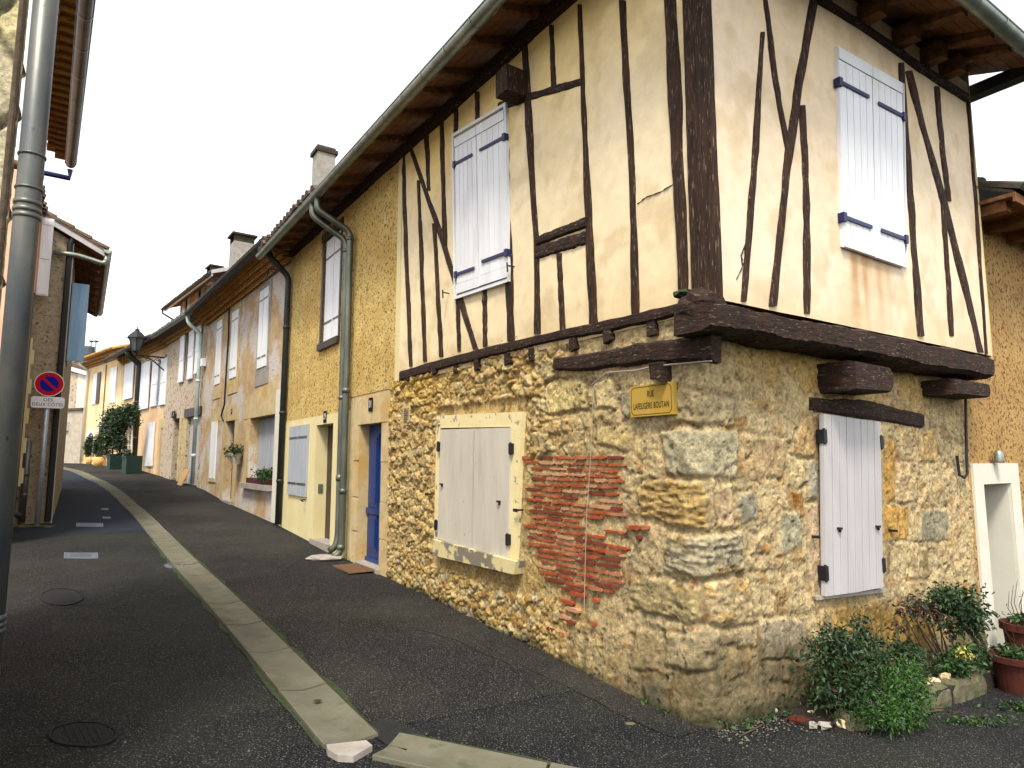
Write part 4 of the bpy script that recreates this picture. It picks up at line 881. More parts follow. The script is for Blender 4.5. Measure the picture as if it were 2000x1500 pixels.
for i, (u, v) in enumerate(((1655, 8), (1728, 52), (1795, 95), (1848, 127), (1883, 146))):
    t = B.px(u, v, OB + .2)[0]; rafter(B, t + .1, zB, OB, .62, H1, seed=i + 30, wd=.10, m='rafter_wood')
    b = MB(); b.box(B, t - .07, t + .06, zB(t) + .0, zB(t) + .16, OB - .05, OB + .2); b.build('joist_end', 'rafter_wood', H1)
member(H1, 'wall_plate', B, [(1600, -8), (1700, 55), (1800, 128), (1893, 188)], (14, 15, 16, 16), 'timber_flat', o0=OB - .02, o1=OB + .04, horiz=True, seed=88, n=24)
gutter(H1, A.w(-.95, zA(0) + .035, EO + .04), A.w(7.04, zA(7.04) + .035, EO + .04), .075, 'zinc', .52)
gutter(H1, B.w(-.75, zB(-.7) + .075, OB + .66), B.w(4.62, zB(4.6) + .075, OB + .66), .075, 'zinc', .5)
b = MB(); b.box(B, 4.45, 4.6, zB(4.5) + .05, zB(4.5) + .18, OB - .1, OB + .7); b.build('verge_board', 'dark_pipe', H1)
# roof (two slopes meeting at a hip)
def P3d(t): return np.array(t, float)
hip = A.w(-.85, zA(0) + .12, EO + .02); ridge = C0 + dA * 3.2 + dB * 3.0
b = MB(); e0 = P3d(hip); e1 = P3d(A.w(6.98, zA(7) + .12, EO + .02)); rz = 7.15
r0 = np.array([ridge[0], ridge[1], rz]); r1 = P3d(A.w(6.98, rz, -3.0)); f0 = P3d(B.w(4.62, zB(4.6) + .14, OB + .64)); f1 = np.array([*(ridge + dB * 1.6), rz]); 
b.add([e0, e1, r1, r0, f0, f1], [(0, 1, 2, 3), (0, 3, 5, 4)]); tk = np.array([0, 0, .05])
b.add([e0 + tk, e1 + tk, r1 + tk, r0 + tk, f0 + tk, f1 + tk], [(0, 1, 2, 3), (0, 3, 5, 4)]); b.add([e0, e1, e1 + tk, e0 + tk, f0, f0 + tk], [(0, 1, 2, 3), (0, 4, 5, 3)])
b.build('roof', 'tile', H1)
back_walls(H1, A, .4, 6.9, -.3, 6.0, 'cream_plaster', 4.3)
# cables
b = MB(); pts = [A.w(*A.px(u, v, .035), .035) for u, v in ((1160, 752), (1156, 830), (1152, 920), (1146, 1000), (1143, 1100), (1141, 1190))]; b.tube(pts, .0032, 6); b.build('cable', 'cable_grey', H1)
b = MB(); pts = [A.w(*A.px(u, v, .07), .07) for u, v in ((1155, 752), (1185, 728), (1205, 726), (1240, 724), (1275, 716), (1310, 712), (1390, 705))]; b.tube(pts, .006, 6); b.build('cable', 'white_stone', H1)
b = MB(); pts = [B.w(*B.px(u, v, .03), .03) for u, v in ((1886, 780), (1887, 850), (1889, 925), (1884, 933), (1874, 928), (1869, 890))]; b.tube(pts, .014, 8); b.build('cable', 'black_iron', H1)

# twin downpipes
r1 = .052
s1a, _ = A.px(672, 700, .1); s2a, _ = A.px(681, 700, .1)
sP, zP = A.px(628, 372, .62); sQ, zQ = A.px(640, 372, .62)
pipeA = [A.w(7.02, zA(7) - .02, .62), A.w(7.02, zA(7) - .22, .62), A.w(6.92, 5.32, .10), A.w(6.90, .35, .10), A.w(6.90, .22, .12), A.w(6.92, .12, .25)]
drainpipe(H1, pipeA, r1, 'zinc_pipe', [(5.2, .06), (2.72, .08), (1.15, .08), (.3, .08)], label=None)

# ------------------------------------------------------------------ cream-fronted house (next along the row)
def rect(wl, u0, v0, u1, v1, o=0.0):
    a = wl.px(u0, v0, o); b = wl.px(u1, v1, o); return min(a[0], b[0]), max(a[0], b[0]), min(a[1], b[1]), max(a[1], b[1])
def hroot(name, wl, s, z, label): return empty(name, wl.w(s, z, -.5), label, 'house')
zg = lambda wl, s, o=0.0: float(gz(*wl.w(s, 0, o)[:2]))
H2 = hroot('cream_house', A, 9, .1, 'roughcast house with pale cream ground floor, grey shutters and number plate over a deep door')
SE = 11.0
facade(H2, 'roughcast_wall', A, 6.96, SE, 2.42, 6.05, [(7.66, 8.60, 3.72, 5.66)], 'roughcast', .10, o=.0)
facade(H2, 'ground_floor_wall', A, 6.96, SE, -.3, 2.415, [(7.74, 8.68, -.3, 2.25)], 'cream_plaster', .26, o=.014)
d = MB(); d.box(A, 7.745, 8.675, .2, 2.245, -.26, -.20); dr = d.build('door', 'dark_door', H2)
b = MB(); s, z = A.px(634, 921, -.25); b.box(A, 8.662, 8.679, 1.05, 1.2, -.13, -.05); b.build('letter_plate', 'zinc', H2)
b = MB(); b.box(A, 7.70, 8.72, -.1, zg(A, 8.2) + .10, -.32, .06); b.build('door_step', 'white_stone', H2)
# upper window: brown frame, white leaves
b = MB()
for s0, s1, z0, z1, o1 in ((7.56, 8.72, 5.66, 5.80, .03), (7.58, 8.70, 3.60, 3.72, .06), (7.58, 7.66, 3.72, 5.66, .015), (8.60, 8.70, 3.72, 5.66, .015)): b.box(A, s0, s1, z0, z1, -.08, o1)
b.build('window_frame', 'dark_door', H2)
def leaf(parent, wl, s0, s1, z0, z1, o, m, n=3, hinges=None, name='shutter', th=.03, rails=False):
    mb = MB(); w_ = (s1 - s0) / n
    for k in range(n): mb.box(wl, s0 + k * w_ + .003, s0 + (k + 1) * w_ - .003, z0, z1, o, o + th)
    mb.box(wl, s0 + .005, s1 - .005, z0 + .005, z1 - .005, o - .006, o + th - .006)
    if rails:
        for z in (z0 + .02, (z0 + z1) / 2 - .05, z1 - .14): mb.box(wl, s0 + .02, s1 - .02, z, z + .11, o + th - .002, o + th + .014)
    s = mb.build(name, m, parent)
    for hz in (hinges or []):
        hbm = MB(); hbm.box(wl, s0 + .02, s1 - .03, hz - .018, hz + .018, o + th, o + th + .008); hbm.build('hinge', 'zinc_dark' if hinges else m, s)
    return s
leaf(H2, A, 7.67, 8.12, 3.74, 5.65, -.06, 'white_paint', 3, (4.1, 5.3)); leaf(H2, A, 8.135, 8.59, 3.74, 5.65, -.06, 'white_paint', 3, (4.1, 5.3))
leaf(H2, A, 9.10, 9.72, .95, 2.29, .02, 'blue_grey_paint', 4, (1.18, 2.06)); leaf(H2, A, 9.73, 10.36, .95, 2.29, .02, 'blue_grey_paint', 4, (1.18, 2.06))
b = MB(); s, z = A.px(598, 976); b.tube([A.w(s, z, 0), A.w(s, z, .10)], .012, 6); b.tube([A.w(s, z, .1), A.w(s - .16, z - .02, .1)], .012, 6); b.build('shutter_stay', 'black_iron', H2)
for i, s in enumerate((7.5, 8.1, 8.7, 9.3, 9.9, 10.5)): rafter(A, s, zA, 0, EO, H2, seed=i + 60, wd=.10)
gutter(H2, A.w(7.06, zA(7.06) + .03, EO + .04), A.w(11.05, zA(11) + .03, EO + .04), .075, 'zinc', .6)
e0 = A.w(7.0, zA(7) + .11, EO + .04); e1 = A.w(11.05, zA(11) + .11, EO + .04)
upv = lambda wl: np.array([-wl.n[0], -wl.n[1], .36])
tiles(H2, e0, e1, upv(A), 3.6, course=.4)
back_walls(H2, A, 7.0, SE, -.3, 6.0, 'cream_plaster')
p = [A.w(7.28, zA(7) - .02, .62), A.w(7.28, zA(7) - .25, .62), A.w(7.10, 5.22, .10), A.w(7.07, .45, .10), A.w(7.05, .3, .14), A.w(7.1, zg(A, 7.1) + .12, .22)]
drainpipe(H2, p, .052, 'zinc_pipe', [(5.05, .06), (2.62, .06), (1.35, .10)])
sc1, zc1 = A.px(633, 305, -2.2); chimney(H2, (sc1, -2.2), .55, .55, 6.2, zc1, A, 'grey_stone', 'tiles')
q = A.w(7.0, zg(A, 7, .3), .32); b = MB(); b.blob((q[0], q[1], q[2] + .03), (.26, .17, .05), 3, n=12, m=6); o = b.build('splash_stone', 'white_stone', loc=q); tag(o, 'pale stone under the outlets of the twin zinc downpipes', 'stone')
q = A.w(6.1, zg(A, 6.1, .3), .30); b = MB(); b.poly(A, [(0, 0)] * 0 or [(5.66, 0), (6.36, 0), (6.34, .02), (5.68, .02)], .06, .42); b.v = [(x, y, z + q[2] + .015) for x, y, z in b.v]; o = b.build('doormat', 'mat_brown', loc=q); tag(o, 'brown doormat lying before the blue door', 'doormat')
plate(A, A.px(727, 790), .15, .20, .022, 'house_number_plate', 'dark blue number plate above the blue door on dressed stone', 'number plate', 'sign_dark', '31', ts=.15, xs=.7, group='house number plates')
plate(A, A.px(637, 814), .16, .20, .018, 'house_number_plate', 'dark number plate above the deep cream doorway', 'number plate', 'sign_dark', '29', ts=.15, xs=.7, group='house number plates')
# street name sign
c = ((A.px(1238, 785)[0] + A.px(1320, 777)[0]) / 2, (A.px(1279, 752)[1] + A.px(1279, 811)[1]) / 2)
SG = empty('street_name_sign', A.w(c[0], c[1], .03), 'yellow enamel street name sign reading RUE LAFEUGÈRE BOUTAN on the stone corner', 'sign')
wd, ht = .43, .235; b = MB(); b.box(A, c[0] - wd / 2, c[0] + wd / 2, c[1] - ht / 2, c[1] + ht / 2, -.01, .035); b.build('panel', 'sign_yellow', SG)
b = MB(); iw, ih, ck, t = wd / 2 - .014, ht / 2 - .014, .022, .0035
def bar(x0, z0, x1, z1):
    d = math.hypot(x1 - x0, z1 - z0); nx, nz = -(z1 - z0) / d * t / 2, (x1 - x0) / d * t / 2
    b.poly(A, [(c[0] + x0 + nx, c[1] + z0 + nz), (c[0] + x1 + nx, c[1] + z1 + nz), (c[0] + x1 - nx, c[1] + z1 - nz), (c[0] + x0 - nx, c[1] + z0 - nz)], .035, .0365)
pt = [(-iw + ck, -ih), (iw - ck, -ih), (iw, -ih + ck), (iw, ih - ck), (iw - ck, ih), (-iw + ck, ih), (-iw, ih - ck), (-iw, -ih + ck)]
for i in range(8): bar(*pt[i], *pt[(i + 1) % 8])
b.build('border', 'sign_dark', SG)
text_obj('lettering', 'RUE', .066, A, (c[0], c[1] + .045), .0365, SG, 'sign_dark', .54); text_obj('lettering', 'LAFEUGÈRE BOUTAN', .066, A, (c[0], c[1] - .042), .0365, SG, 'sign_dark', .52)

# ------------------------------------------------------------------ weathered house (third along)
def px4(wl, pts, o=0.0): return [wl.px(u, v, o) for u, v in pts]
def avgrect(wl, pts, o=0.0):      # TL TR BR BL picture points -> upright rectangle
    q = px4(wl, pts, o); return (q[1][0] + q[2][0]) / 2, (q[0][0] + q[3][0]) / 2, (q[2][1] + q[3][1]) / 2, (q[0][1] + q[1][1]) / 2
H3 = hroot('weathered_house', W2, 4, .4, 'house with patchy weathered ochre render, three tall upper windows and flowers on a deep sill')
L3 = float((W3.P - W2.P) @ W2.d)
rd = avgrect(W2, [(441.5, 823), (458.5, 821), (452.5, 979), (434.5, 977)]); rw = avgrect(W2, [(491, 817), (538.5, 808), (533, 948), (481, 942)])
facade(H3, 'front_wall', W2, 0.0, L3, -.2, 6.15, [(rd[0], rd[1], -.2, rd[3]), rw], 'weathered_render', .26)
back_walls(H3, W2, .02, L3 - .02, -.2, 6.1, 'weathered_render')
b = MB(); b.box(W2, rd[0] + .005, rd[1] - .005, zg(W2, rd[0]), rd[3], -.26, -.20); dd_ = b.build('door', 'dark_door', H3)
b = MB(); b.box(W2, rd[0] - .05, rd[1] + .05, -.1, zg(W2, rd[0]) + .08, -.3, .05); b.build('door_step', 'white_stone', H3)
b = MB(); b.box(W2, rd[0] - .25, rd[1] + .35, rd[3] + .003, rd[3] + .42, -.1, .015); b.box(W2, rd[1] + .003, rd[1] + .3, zg(W2, rd[1]), rd[3], -.1, .012); b.box(W2, rd[0] - .22, rd[0] - .003, zg(W2, rd[1]), rd[3], -.1, .010); b.build('door_surround', 'dressed_stone', H3)
lf = leaf(H3, W2, rw[0] + .01, (rw[0] + rw[1]) / 2 - .01, rw[2] + .02, rw[3] - .02, -.24, 'blue_grey_paint', 2); leaf(H3, W2, (rw[0] + rw[1]) / 2 + .01, rw[1] - .01, rw[2] + .02, rw[3] - .02, -.24, 'blue_grey_paint', 2)
b = MB()
for i in range(5):
    for j in range(9): b.box(W2, rw[0] + .08 + i * .09, rw[0] + .12 + i * .09, rw[3] - .2 - j * .09, rw[3] - .16 - j * .09, -.212, -.205)
b.build('lattice_hole', 'dark_void', lf)
b = MB(); b.box(W2, rw[0] - .1, rw[1] + .25, rw[2] - .12, rw[2] - .003, -.35, .14); b.build('window_sill', 'grey_stone', H3)
b = MB(); b.poly(W2, [(rw[0] - .2, rw[3] + .003), (rw[1] + .55, rw[3] + .003), (rw[1] + .5, rw[3] + .45), (rw[1] - .2, rw[3] + .62), (rw[0] + .3, rw[3] + .75), (rw[0] - .15, rw[3] + .9)], -.05, .012)
b.poly(W2, [(rw[1] + .003, rw[2]), (rw[1] + .3, rw[2]), (rw[1] + .28, rw[3]), (rw[1] + .003, rw[3])], -.05, .010); b.build('plaster_patch', 'dressed_stone', H3)
for pts in ([(427, 629), (436, 624), (430, 750), (420, 752)], [(456.5, 611), (469, 603), (461.5, 736), (449, 741)], [(511.5, 568), (528.5, 560), (520.5, 716), (502.7, 720)]):
    r = avgrect(W2, pts); m_ = (r[0] + r[1]) / 2
    b = MB(); b.box(W2, r[0] - .14, r[0] - .003, r[2], r[3], -.1, .012); b.box(W2, r[1] + .003, r[1] + .14, r[2], r[3], -.1, .012); b.box(W2, r[0] - .14, r[1] + .14, r[3] + .003, r[3] + .28, -.1, .012); b.box(W2, r[0] - .18, r[1] + .18, r[2] - .42, r[2] - .003, -.1, .016); b.build('window_surround', 'dressed_stone' if pts[0][0] < 500 else 'grey_stone', H3)
    leaf(H3, W2, r[0], m_ - .006, r[2], r[3], .004, 'white_paint', 3, (r[2] + .25, r[3] - .25)); leaf(H3, W2, m_ + .03, r[1], r[2], r[3], .004, 'white_paint', 3, (r[2] + .25, r[3] - .25))
r = avgrect(W2, [(417, 824), (427, 823), (419, 935), (408, 933)]); m_ = (r[0] + r[1]) / 2
leaf(H3, W2, r[0], m_ - .006, r[2], r[3], .004, 'white_paint', 3, rails=False); leaf(H3, W2, m_ + .006, r[1], r[2], r[3], .004, 'white_paint', 3)
b = MB(); b.box(W2, r[0] - .25, r[1] + .25, r[3] + .003, r[3] + .4, -.1, .012); b.box(W2, r[0] - .1, r[1] + .1, r[2] - .1, r[2] - .003, -.1, .03); b.build('window_surround', 'dressed_stone', H3)
z3 = lambda s: 5.95
s0p, z0p = W2.px(552, 760); b = MB(); sa_ = W2.px(557, 760)[0]; sb_ = W2.px(545, 760)[0]; b.box(W2, sa_, sb_, zg(W2, .4) + .04, z0p, -.02, .06); b.build('pilaster_strip', 'cream_white', H3)
zg3 = zg(W2, .1); b = MB()
drainpipe(H3, [W2.w(-.05, 6.0, .55), W2.w(-.05, 5.85, .5), W2.w(-.02, 5.5, .09), W2.w(.02, zg3 + .06, .09)], .062, 'dark_pipe', [(4.4, .06), (2.6, .06), (1.2, .06)])
b = MB(); pts = [W2.w(*W2.px(u, v, .03), .03) for u, v in ((447.5, 601), (446, 660), (442, 720), (438, 790), (432, 812), (436, 822))]; b.tube(pts, .02, 6); b.build('cable', 'black_iron', H3)
# genoise: rows of warm tiles under the eave
def genoise(parent, wl, s0, s1, z, rows=3, m='tile_warm', step=.10):
    b = MB(); n = int((s1 - s0) / .2)
    for j in range(rows):
        o1 = .08 + step * j; zz = z + j * .085
        b.box(wl, s0, s1, zz + .05, zz + .075, -.05, o1 + .02)
        for i in range(n):
            sc_ = s0 + (i + .5) * (s1 - s0) / n + (.08 if j % 2 else 0); v = []
            for o in (-.04, o1):
                for k in range(6): a = math.pi * k / 5; v.append(wl.w(sc_ + math.cos(a) * .085, zz + math.sin(a) * .05 - .005, o))
            b.add(v, [(k, k + 1, 7 + k, 6 + k) for k in range(5)] + [tuple(range(6, 12))])
    return b.build('eave_cornice', m, parent)
genoise(H3, W2, 0.05, L3, 5.88, 4, step=.11)
tiles(H3, W2.w(-.05, 6.22, .55), W2.w(L3 + .05, 6.22, .55), upv(W2), 4, course=.4)
gutter(H3, W2.w(-.1, 6.2, .62), W2.w(L3 + .02, 6.2, .62), .075, 'dark_pipe', .6, jm='zinc_dark')
b = MB(); s, z = W2.px(566, 470, .05); b.tube([W2.w(.1, 5.85, .3), W2.w(.8, 5.82, .3)], .015, 6); b.tube([W2.w(.1, 5.65, .3), W2.w(.8, 5.62, .3)], .015, 6); b.tube([W2.w(.1, 5.85, .3), W2.w(.1, 5.65, .3)], .015, 6); b.tube([W2.w(.8, 5.85, .3), W2.w(.8, 5.62, .3)], .015, 6); b.tube([W2.w(.45, 5.75, .3), W2.w(.45, 5.75, 0)], .015, 6); b.build('cable_bracket', 'black_iron', H3)
q = ppt(472, 495, 20.5); so3 = (float((q[:2] - W2.P) @ W2.d), float((q[:2] - W2.P) @ W2.n))
chimney(H3, so3, .62, .62, 6.2, ppt(472, 478, 20.5)[2], W2, 'grey_stone', 'slab')
plate(W2, (rd[0] + .35, rd[3] + .24), .11, .14, .02, 'house_number_plate', 'small dark enamel number plate over the doorway of the weathered ochre house', 'number plate', 'sign_dark', '27', ts=.09, xs=.7, group='house number plates')

# ------------------------------------------------------------------ stone house with garage (fourth)
H4 = hroot('stone_house', W3, 3, .8, 'rubble stone house with white shutters, pale garage door and pale blue downpipe')
L4 = float((W4.P - W3.P) @ W3.d)
rg4 = avgrect(W3, [(366, 814), (392, 812), (384, 951), (361, 926)]); rdo = avgrect(W3, [(338, 818), (349, 817), (347, 935), (336, 930)])
wA = avgrect(W3, [(363, 655), (371, 650), (370, 742), (361, 746)]); wB = avgrect(W3, [(388, 645), (397, 640), (396, 735), (387, 740)])
facade(H4, 'front_wall', W3, 0, L4, 0, 6.2, [(rg4[0], rg4[1], 0, rg4[3]), (rdo[0], rdo[1], 0, rdo[3]), wA], 'rubble_left', .3)
back_walls(H4, W3, .02, L4 - .02, 0, 6.2, 'rubble_left')
b = MB(); m_ = (rg4[0] + rg4[1]) / 2
leaf(H4, W3, rg4[0] + .01, m_ - .005, zg(W3, 1), rg4[3] - .01, -.12, 'pale_grey_paint', 4, name='garage_door'); leaf(H4, W3, m_ + .005, rg4[1] - .01, zg(W3, 1), rg4[3] - .01, -.12, 'pale_grey_paint', 4, name='garage_door')
b = MB(); b.box(W3, rdo[0], rdo[1], zg(W3, rdo[0]), rdo[3], -.3, -.26); b.build('door', 'dark_door', H4)
b = MB(); b.box(W3, rg4[0] - .15, rg4[1] + .3, rg4[3] + .003, rg4[3] + .28, -.1, .05); b.build('lintel', 'dark_door', H4)
b = MB()
for i in range(5): z = zg(W3, 2) + .05 + i * .44; b = MB(); b.box(W3, rg4[1] + .005, rg4[1] + (.42 if i % 2 else .55), z, z + .43, -.1, .015); b.build('quoin', 'dressed_stone', H4); b = MB(); b.box(W3, rdo[0] - .3, rdo[0] - .004, z, z + .43, -.1, .012); b.build('quoin', 'dressed_stone', H4)
b = MB(); b.box(W3, wA[0] + .01, wA[1] - .01, wA[2], wA[3], -.3, -.27); b.build('window', 'dark_void', H4)
leaf(H4, W3, wA[1] + .01, wA[1] + .62, wA[2], wA[3], .03, 'white_paint', 3, rails=True); leaf(H4, W3, wA[0] - .66, wA[0] - .01, wA[2], wA[3], .03, 'white_paint', 3, rails=True)
leaf(H4, W3, wA[0] - 1.5, wA[0] - .9, wA[2] + .1, wA[3] + .05, .03, 'white_paint', 3, rails=True)
genoise(H4, W3, .05, L4, 5.98, 2)
tiles(H4, W3.w(0, 6.28, .5), W3.w(L4, 6.28, .5), upv(W3), 3, course=.4)
gutter(H4, W3.w(-.05, 6.25, .55), W3.w(L4, 6.25, .55), .085, 'zinc', .45)
drainpipe(H4, [W3.w(.35, 6.2, .52), W3.w(.32, 5.95, .5), W3.w(.18, 5.6, .14), W3.w(.22, zg(W3, .2) + .12, .14)], .06, 'pale_pipe', [(4.1, .08), (2.9, .06), (1.75, .1)])
b = MB(); b.box(W3, -.15, .08, 4.55, 4.8, .02, .14); b.build('meter_box', 'white_paint', H4)
s, z = W3.px(371, 926); b = MB(); q8 = [W3.w(s - .25, zg(W3, s), .3), W3.w(s + .35, zg(W3, s), .3), W3.w(s + .35, zg(W3, s) + .52, .08), W3.w(s - .25, zg(W3, s) + .52, .08)]; b.hexa([(x - W3.n[0] * .03, y - W3.n[1] * .03, z) for x, y, z in q8] + q8)
o = b.build('wooden_board', 'board_wood', loc=q8[0]); tag(o, 'light brown wooden board leaning against the pale garage door', 'board')
plate(W3, W3.px(342, 810), .55, .24, .05, 'house_number_plate', 'wide dark plate over the narrow doorway beside the garage', 'number plate', 'sign_dark', '23', ts=.16, xs=.7, group='house number plates')
# raised pink house standing back behind the row
WP = wall_deg(W3.P + W3.n * -2.6 + W3.d * -4.5, 40)
HP = empty('pink_upper_house', WP.w(4, 6.0, -1), 'taller pink-orange house set back above the roofs with two white-shuttered windows', 'house')
pr_ = [WP.px(u, v, .0) for u, v in ((352, 597), (412, 557), (440, 540))]; zt = np.mean([q[1] for q in pr_]) + .1; sL = WP.px(352, 600)[0]; sR = WP.px(432, 600)[0]
facade(HP, 'front_wall', WP, sR - .2, sL, .5, zt, [], 'pink_plaster'); back_walls(HP, WP, sR - .2, sL, .5, zt, 'pink_plaster', 5)
for u in (364, 390):
    s, z = WP.px(u, 612 if u < 370 else 596); b = MB(); b.box(WP, s - .22, s + .22, z - 1, z + .75, -.1, .01); wv = b.build('window', 'dark_void', HP)
    leaf(HP, WP, s + .24, s + .8, z - .9, z + .75, .01, 'white_paint', 3); leaf(HP, WP, s - .8, s - .24, z - .9, z + .75, .01, 'white_paint', 3)
ze = zt - .22; eo = .65
tiles(HP, WP.w(sR - .6, ze + .06, eo), WP.w(sL + .7, ze + .06, eo), upv(WP), 3.2, course=.4)
gutter(HP, WP.w(sR - .6, ze + .03, eo + .06), WP.w(sL + .75, ze + .03, eo + .06), .08, 'dark_pipe', .8)
b = MB(); b.box(WP, sR - .6, sL + .7, ze - .10, ze + .03, eo - .08, eo - .02); b.build('fascia_board', 'cream_white', HP)
b = MB(); v = [WP.w(sR - .62, ze + .0, eo), WP.w(sR - .62, ze + .05 + .36 * 3.5, eo - 3.5)]; b.hexa([v[0], v[1], (v[1][0], v[1][1], v[1][2] + .22), (v[0][0], v[0][1], v[0][2] + .16)] + [tuple(np.array(p) - np.r_[WP.d, 0] * .05) for p in (v[0], v[1], (v[1][0], v[1][1], v[1][2] + .22), (v[0][0], v[0][1], v[0][2] + .16))]); b.build('verge_board', 'pale_grey_paint', HP)
drainpipe(HP, [WP.w(sL + .7, ze, eo + .05), WP.w(sL + .7, ze - .2, eo + .05), WP.w(sL + .05, ze - .7, .1), WP.w(sL + .05, 5.5, .1)], .05, 'dark_pipe')
q = ppt(419, 527, 29); chimney(HP, (float((q[:2] - WP.P) @ WP.d), float((q[:2] - WP.P) @ WP.n)), .7, .5, ze, q[2] - .15, WP, 'pale_grey_paint', 'slab')

# ------------------------------------------------------------------ pinkish house with lamp (fifth)
H5 = hroot('pinkish_house', W4, 3, 1.1, 'narrow pinkish-ochre house with big white shutters, dark downpipe and iron lamp bracket')
L5 = float((W5.P - W4.P) @ W4.d)
r5 = avgrect(W4, [(313, 836), (324, 835), (322, 935), (311, 932)])
facade(H5, 'front_wall', W4, 0, L5, .3, 6.1, [(r5[0], r5[1], .3, r5[3])], 'pink_render', .3); back_walls(H5, W4, .02, L5 - .02, .3, 6.1, 'pink_render')
b = MB(); b.box(W4, r5[0], r5[1], zg(W4, r5[0]), r5[3], -.3, -.25); b.build('door', 'dark_door', H5)
b = MB(); b.box(W4, r5[1] + .004, r5[1] + .3, zg(W4, 1), r5[3], -.1, .012); b.box(W4, r5[0] - .25, r5[0] - .004, zg(W4, 1), r5[3], -.1, .012); b.box(W4, r5[0] - .25, r5[1] + .3, r5[3] + .004, r5[3] + .35, -.1, .012); b.build('door_surround', 'dressed_stone', H5)
for pts in ([(273, 711), (296, 708), (293, 798), (271, 801)], [(299, 706), (311, 702), (309, 792), (297, 796)], [(316, 702), (328, 697), (326, 789), (315, 793)], [(288, 826), (304, 825), (300, 910), (287, 911)], [(246, 712), (264, 707), (262, 778), (245, 780)]):
    r = avgrect(W4, pts); leaf(H5, W4, r[0], r[1], r[2], r[3], .02 + (.03 if pts[0][0] < 275 else 0), 'white_paint', 4, rails=pts[0][0] > 298 and pts[0][1] < 800)
r = avgrect(W4, [(311, 703), (316, 702), (315, 793), (309, 794)]); b = MB(); b.box(W4, r[0], r[1], r[2], r[3], -.05, .006); b.build('window', 'pale_grey_paint', H5)
r = avgrect(W4, [(258, 710), (262, 708), (261, 775), (257, 778)]); b = MB(); b.box(W4, r[0] - 1.0, r[0] - .3, r[2], r[3], -.05, .006); b.build('window', 'dark_void', H5)
genoise(H5, W4, 0.02, L5, 5.93, 3, 'tile_warm')
tiles(H5, W4.w(-.05, 6.25, .6), W4.w(L5 + .6, 6.2, .6), upv(W4), 3.2, course=.4)
gutter(H5, W4.w(0, 6.2, .66), W4.w(L5 + .6, 6.15, .66), .08, 'dark_pipe', .8)
s, z = W4.px(268, 800, .1); drainpipe(H5, [W4.w(s, 6.1, .6), W4.w(s, 5.95, .55), W4.w(s, 5.6, .12), W4.w(s, zg(W4, s) + .03, .12)], .11, 'dark_pipe', [(4, .1), (2.5, .1)])
# wall lamp
sl_, zl_ = W4.px(334, 694, .05); sl_ = max(sl_, .1)
LP = empty('street_lamp', W4.w(sl_, zl_, .0), 'black wrought-iron wall lantern on a scrolled bracket above the far shutters', 'lamp')
b = MB(); b.box(W4, sl_ - .05, sl_ + .05, zl_ - .55, zl_ + .12, 0, .04); b.tube([W4.w(sl_, zl_, .02), W4.w(sl_, zl_, 1.08)], .03, 8); b.tube([W4.w(sl_, zl_ - .5, .03), W4.w(sl_, zl_ - .12, .5), W4.w(sl_, zl_ - .03, .85)], .022, 8)
for cx, cz_, r in ((.28, -.18, .13), (.62, -.12, .09)):
    b.tube([W4.w(sl_, zl_ + cz_ + r * (1 - k / 26) * math.sin(k * .55), cx + r * (1 - k / 26) * math.cos(k * .55)) for k in range(18)], .014, 6)
b.build('bracket', 'black_iron', LP)
lc_ = np.array(W4.w(sl_, zl_, 1.04)); b = MB(); b.lathe(lc_, [(.03, -.05), (.05, 0), (.06, .08), (.16, .14), (.16, .17)], 6); b.lathe(lc_ + [0, 0, .62], [(.36, 0), (.34, .05), (.16, .24), (.09, .28), (.09, .34), (.02, .38), (.02, .46), (0, .47)], 6)
for k in range(6): a = 2 * math.pi * k / 6; b.tube([lc_ + [.15 * math.cos(a), .15 * math.sin(a), .16], lc_ + [.29 * math.cos(a), .29 * math.sin(a), .63]], .014, 5)
b.build('lantern_frame', 'black_iron', LP); b = MB(); b.lathe(lc_, [(.14, .17), (.27, .62)], 6); b.build('lantern_glass', 'zinc_dark', LP)

# ------------------------------------------------------------------ yellow house (sixth) and what closes the street
H6 = hroot('yellow_house', W5, 3, 1.3, 'warm yellow plastered house with yellow tiled cornice at the bend of the street')
L6 = float((J6 - W5.P) @ W5.d); zt6 = 6.45
facade(H6, 'front_wall', W5, 0, L6, .4, zt6, [], 'yellow_render'); back_walls(H6, W5, .02, L6 - .02, .4, zt6, 'yellow_render')
genoise(H6, W5, 0.0, L6 + .1, zt6 - .1, 3, 'tile_warm', .12); tiles(H6, W5.w(-.1, zt6 + .2, .55), W5.w(L6 + .3, zt6 + .2, .55), upv(W5), 3, 'tile_warm', course=.4)
for pts, dk_ in (([(183, 732), (190, 729), (189, 788), (181, 791)], 0), ([(191, 729), (197, 726), (196, 786), (189, 789)], 1), ([(216, 720), (222, 718), (222, 786), (216, 788)], 0), ([(223, 718), (228, 716), (228, 785), (222, 787)], 0)):
    r = avgrect(W5, pts); leaf(H6, W5, r[0] + .01, r[1], r[2], r[3], .01, 'white_paint' if not dk_ else 'dark_door', 3)
r = avgrect(W5, [(192, 833), (203, 831), (203, 885), (192, 890)]); b = MB(); b.box(W5, r[0], r[1], zg(W5, 3), r[3], -.05, .01); b.build('door', 'green_box', H6); b = MB(); b.box(W5, r[0] - .12, r[1] + .12, r[3] + .003, r[3] + .14, -.05, .015); b.box(W5, r[1] + .003, r[1] + .12, zg(W5, 3), r[3], -.05, .015); b.build('door_surround', 'cream_white', H6)
r = avgrect(W5, [(168, 840), (183, 838), (183, 885), (168, 890)]); b = MB(); n = 10; mid = (r[0] + r[1]) / 2; hw = (r[1] - r[0]) / 2
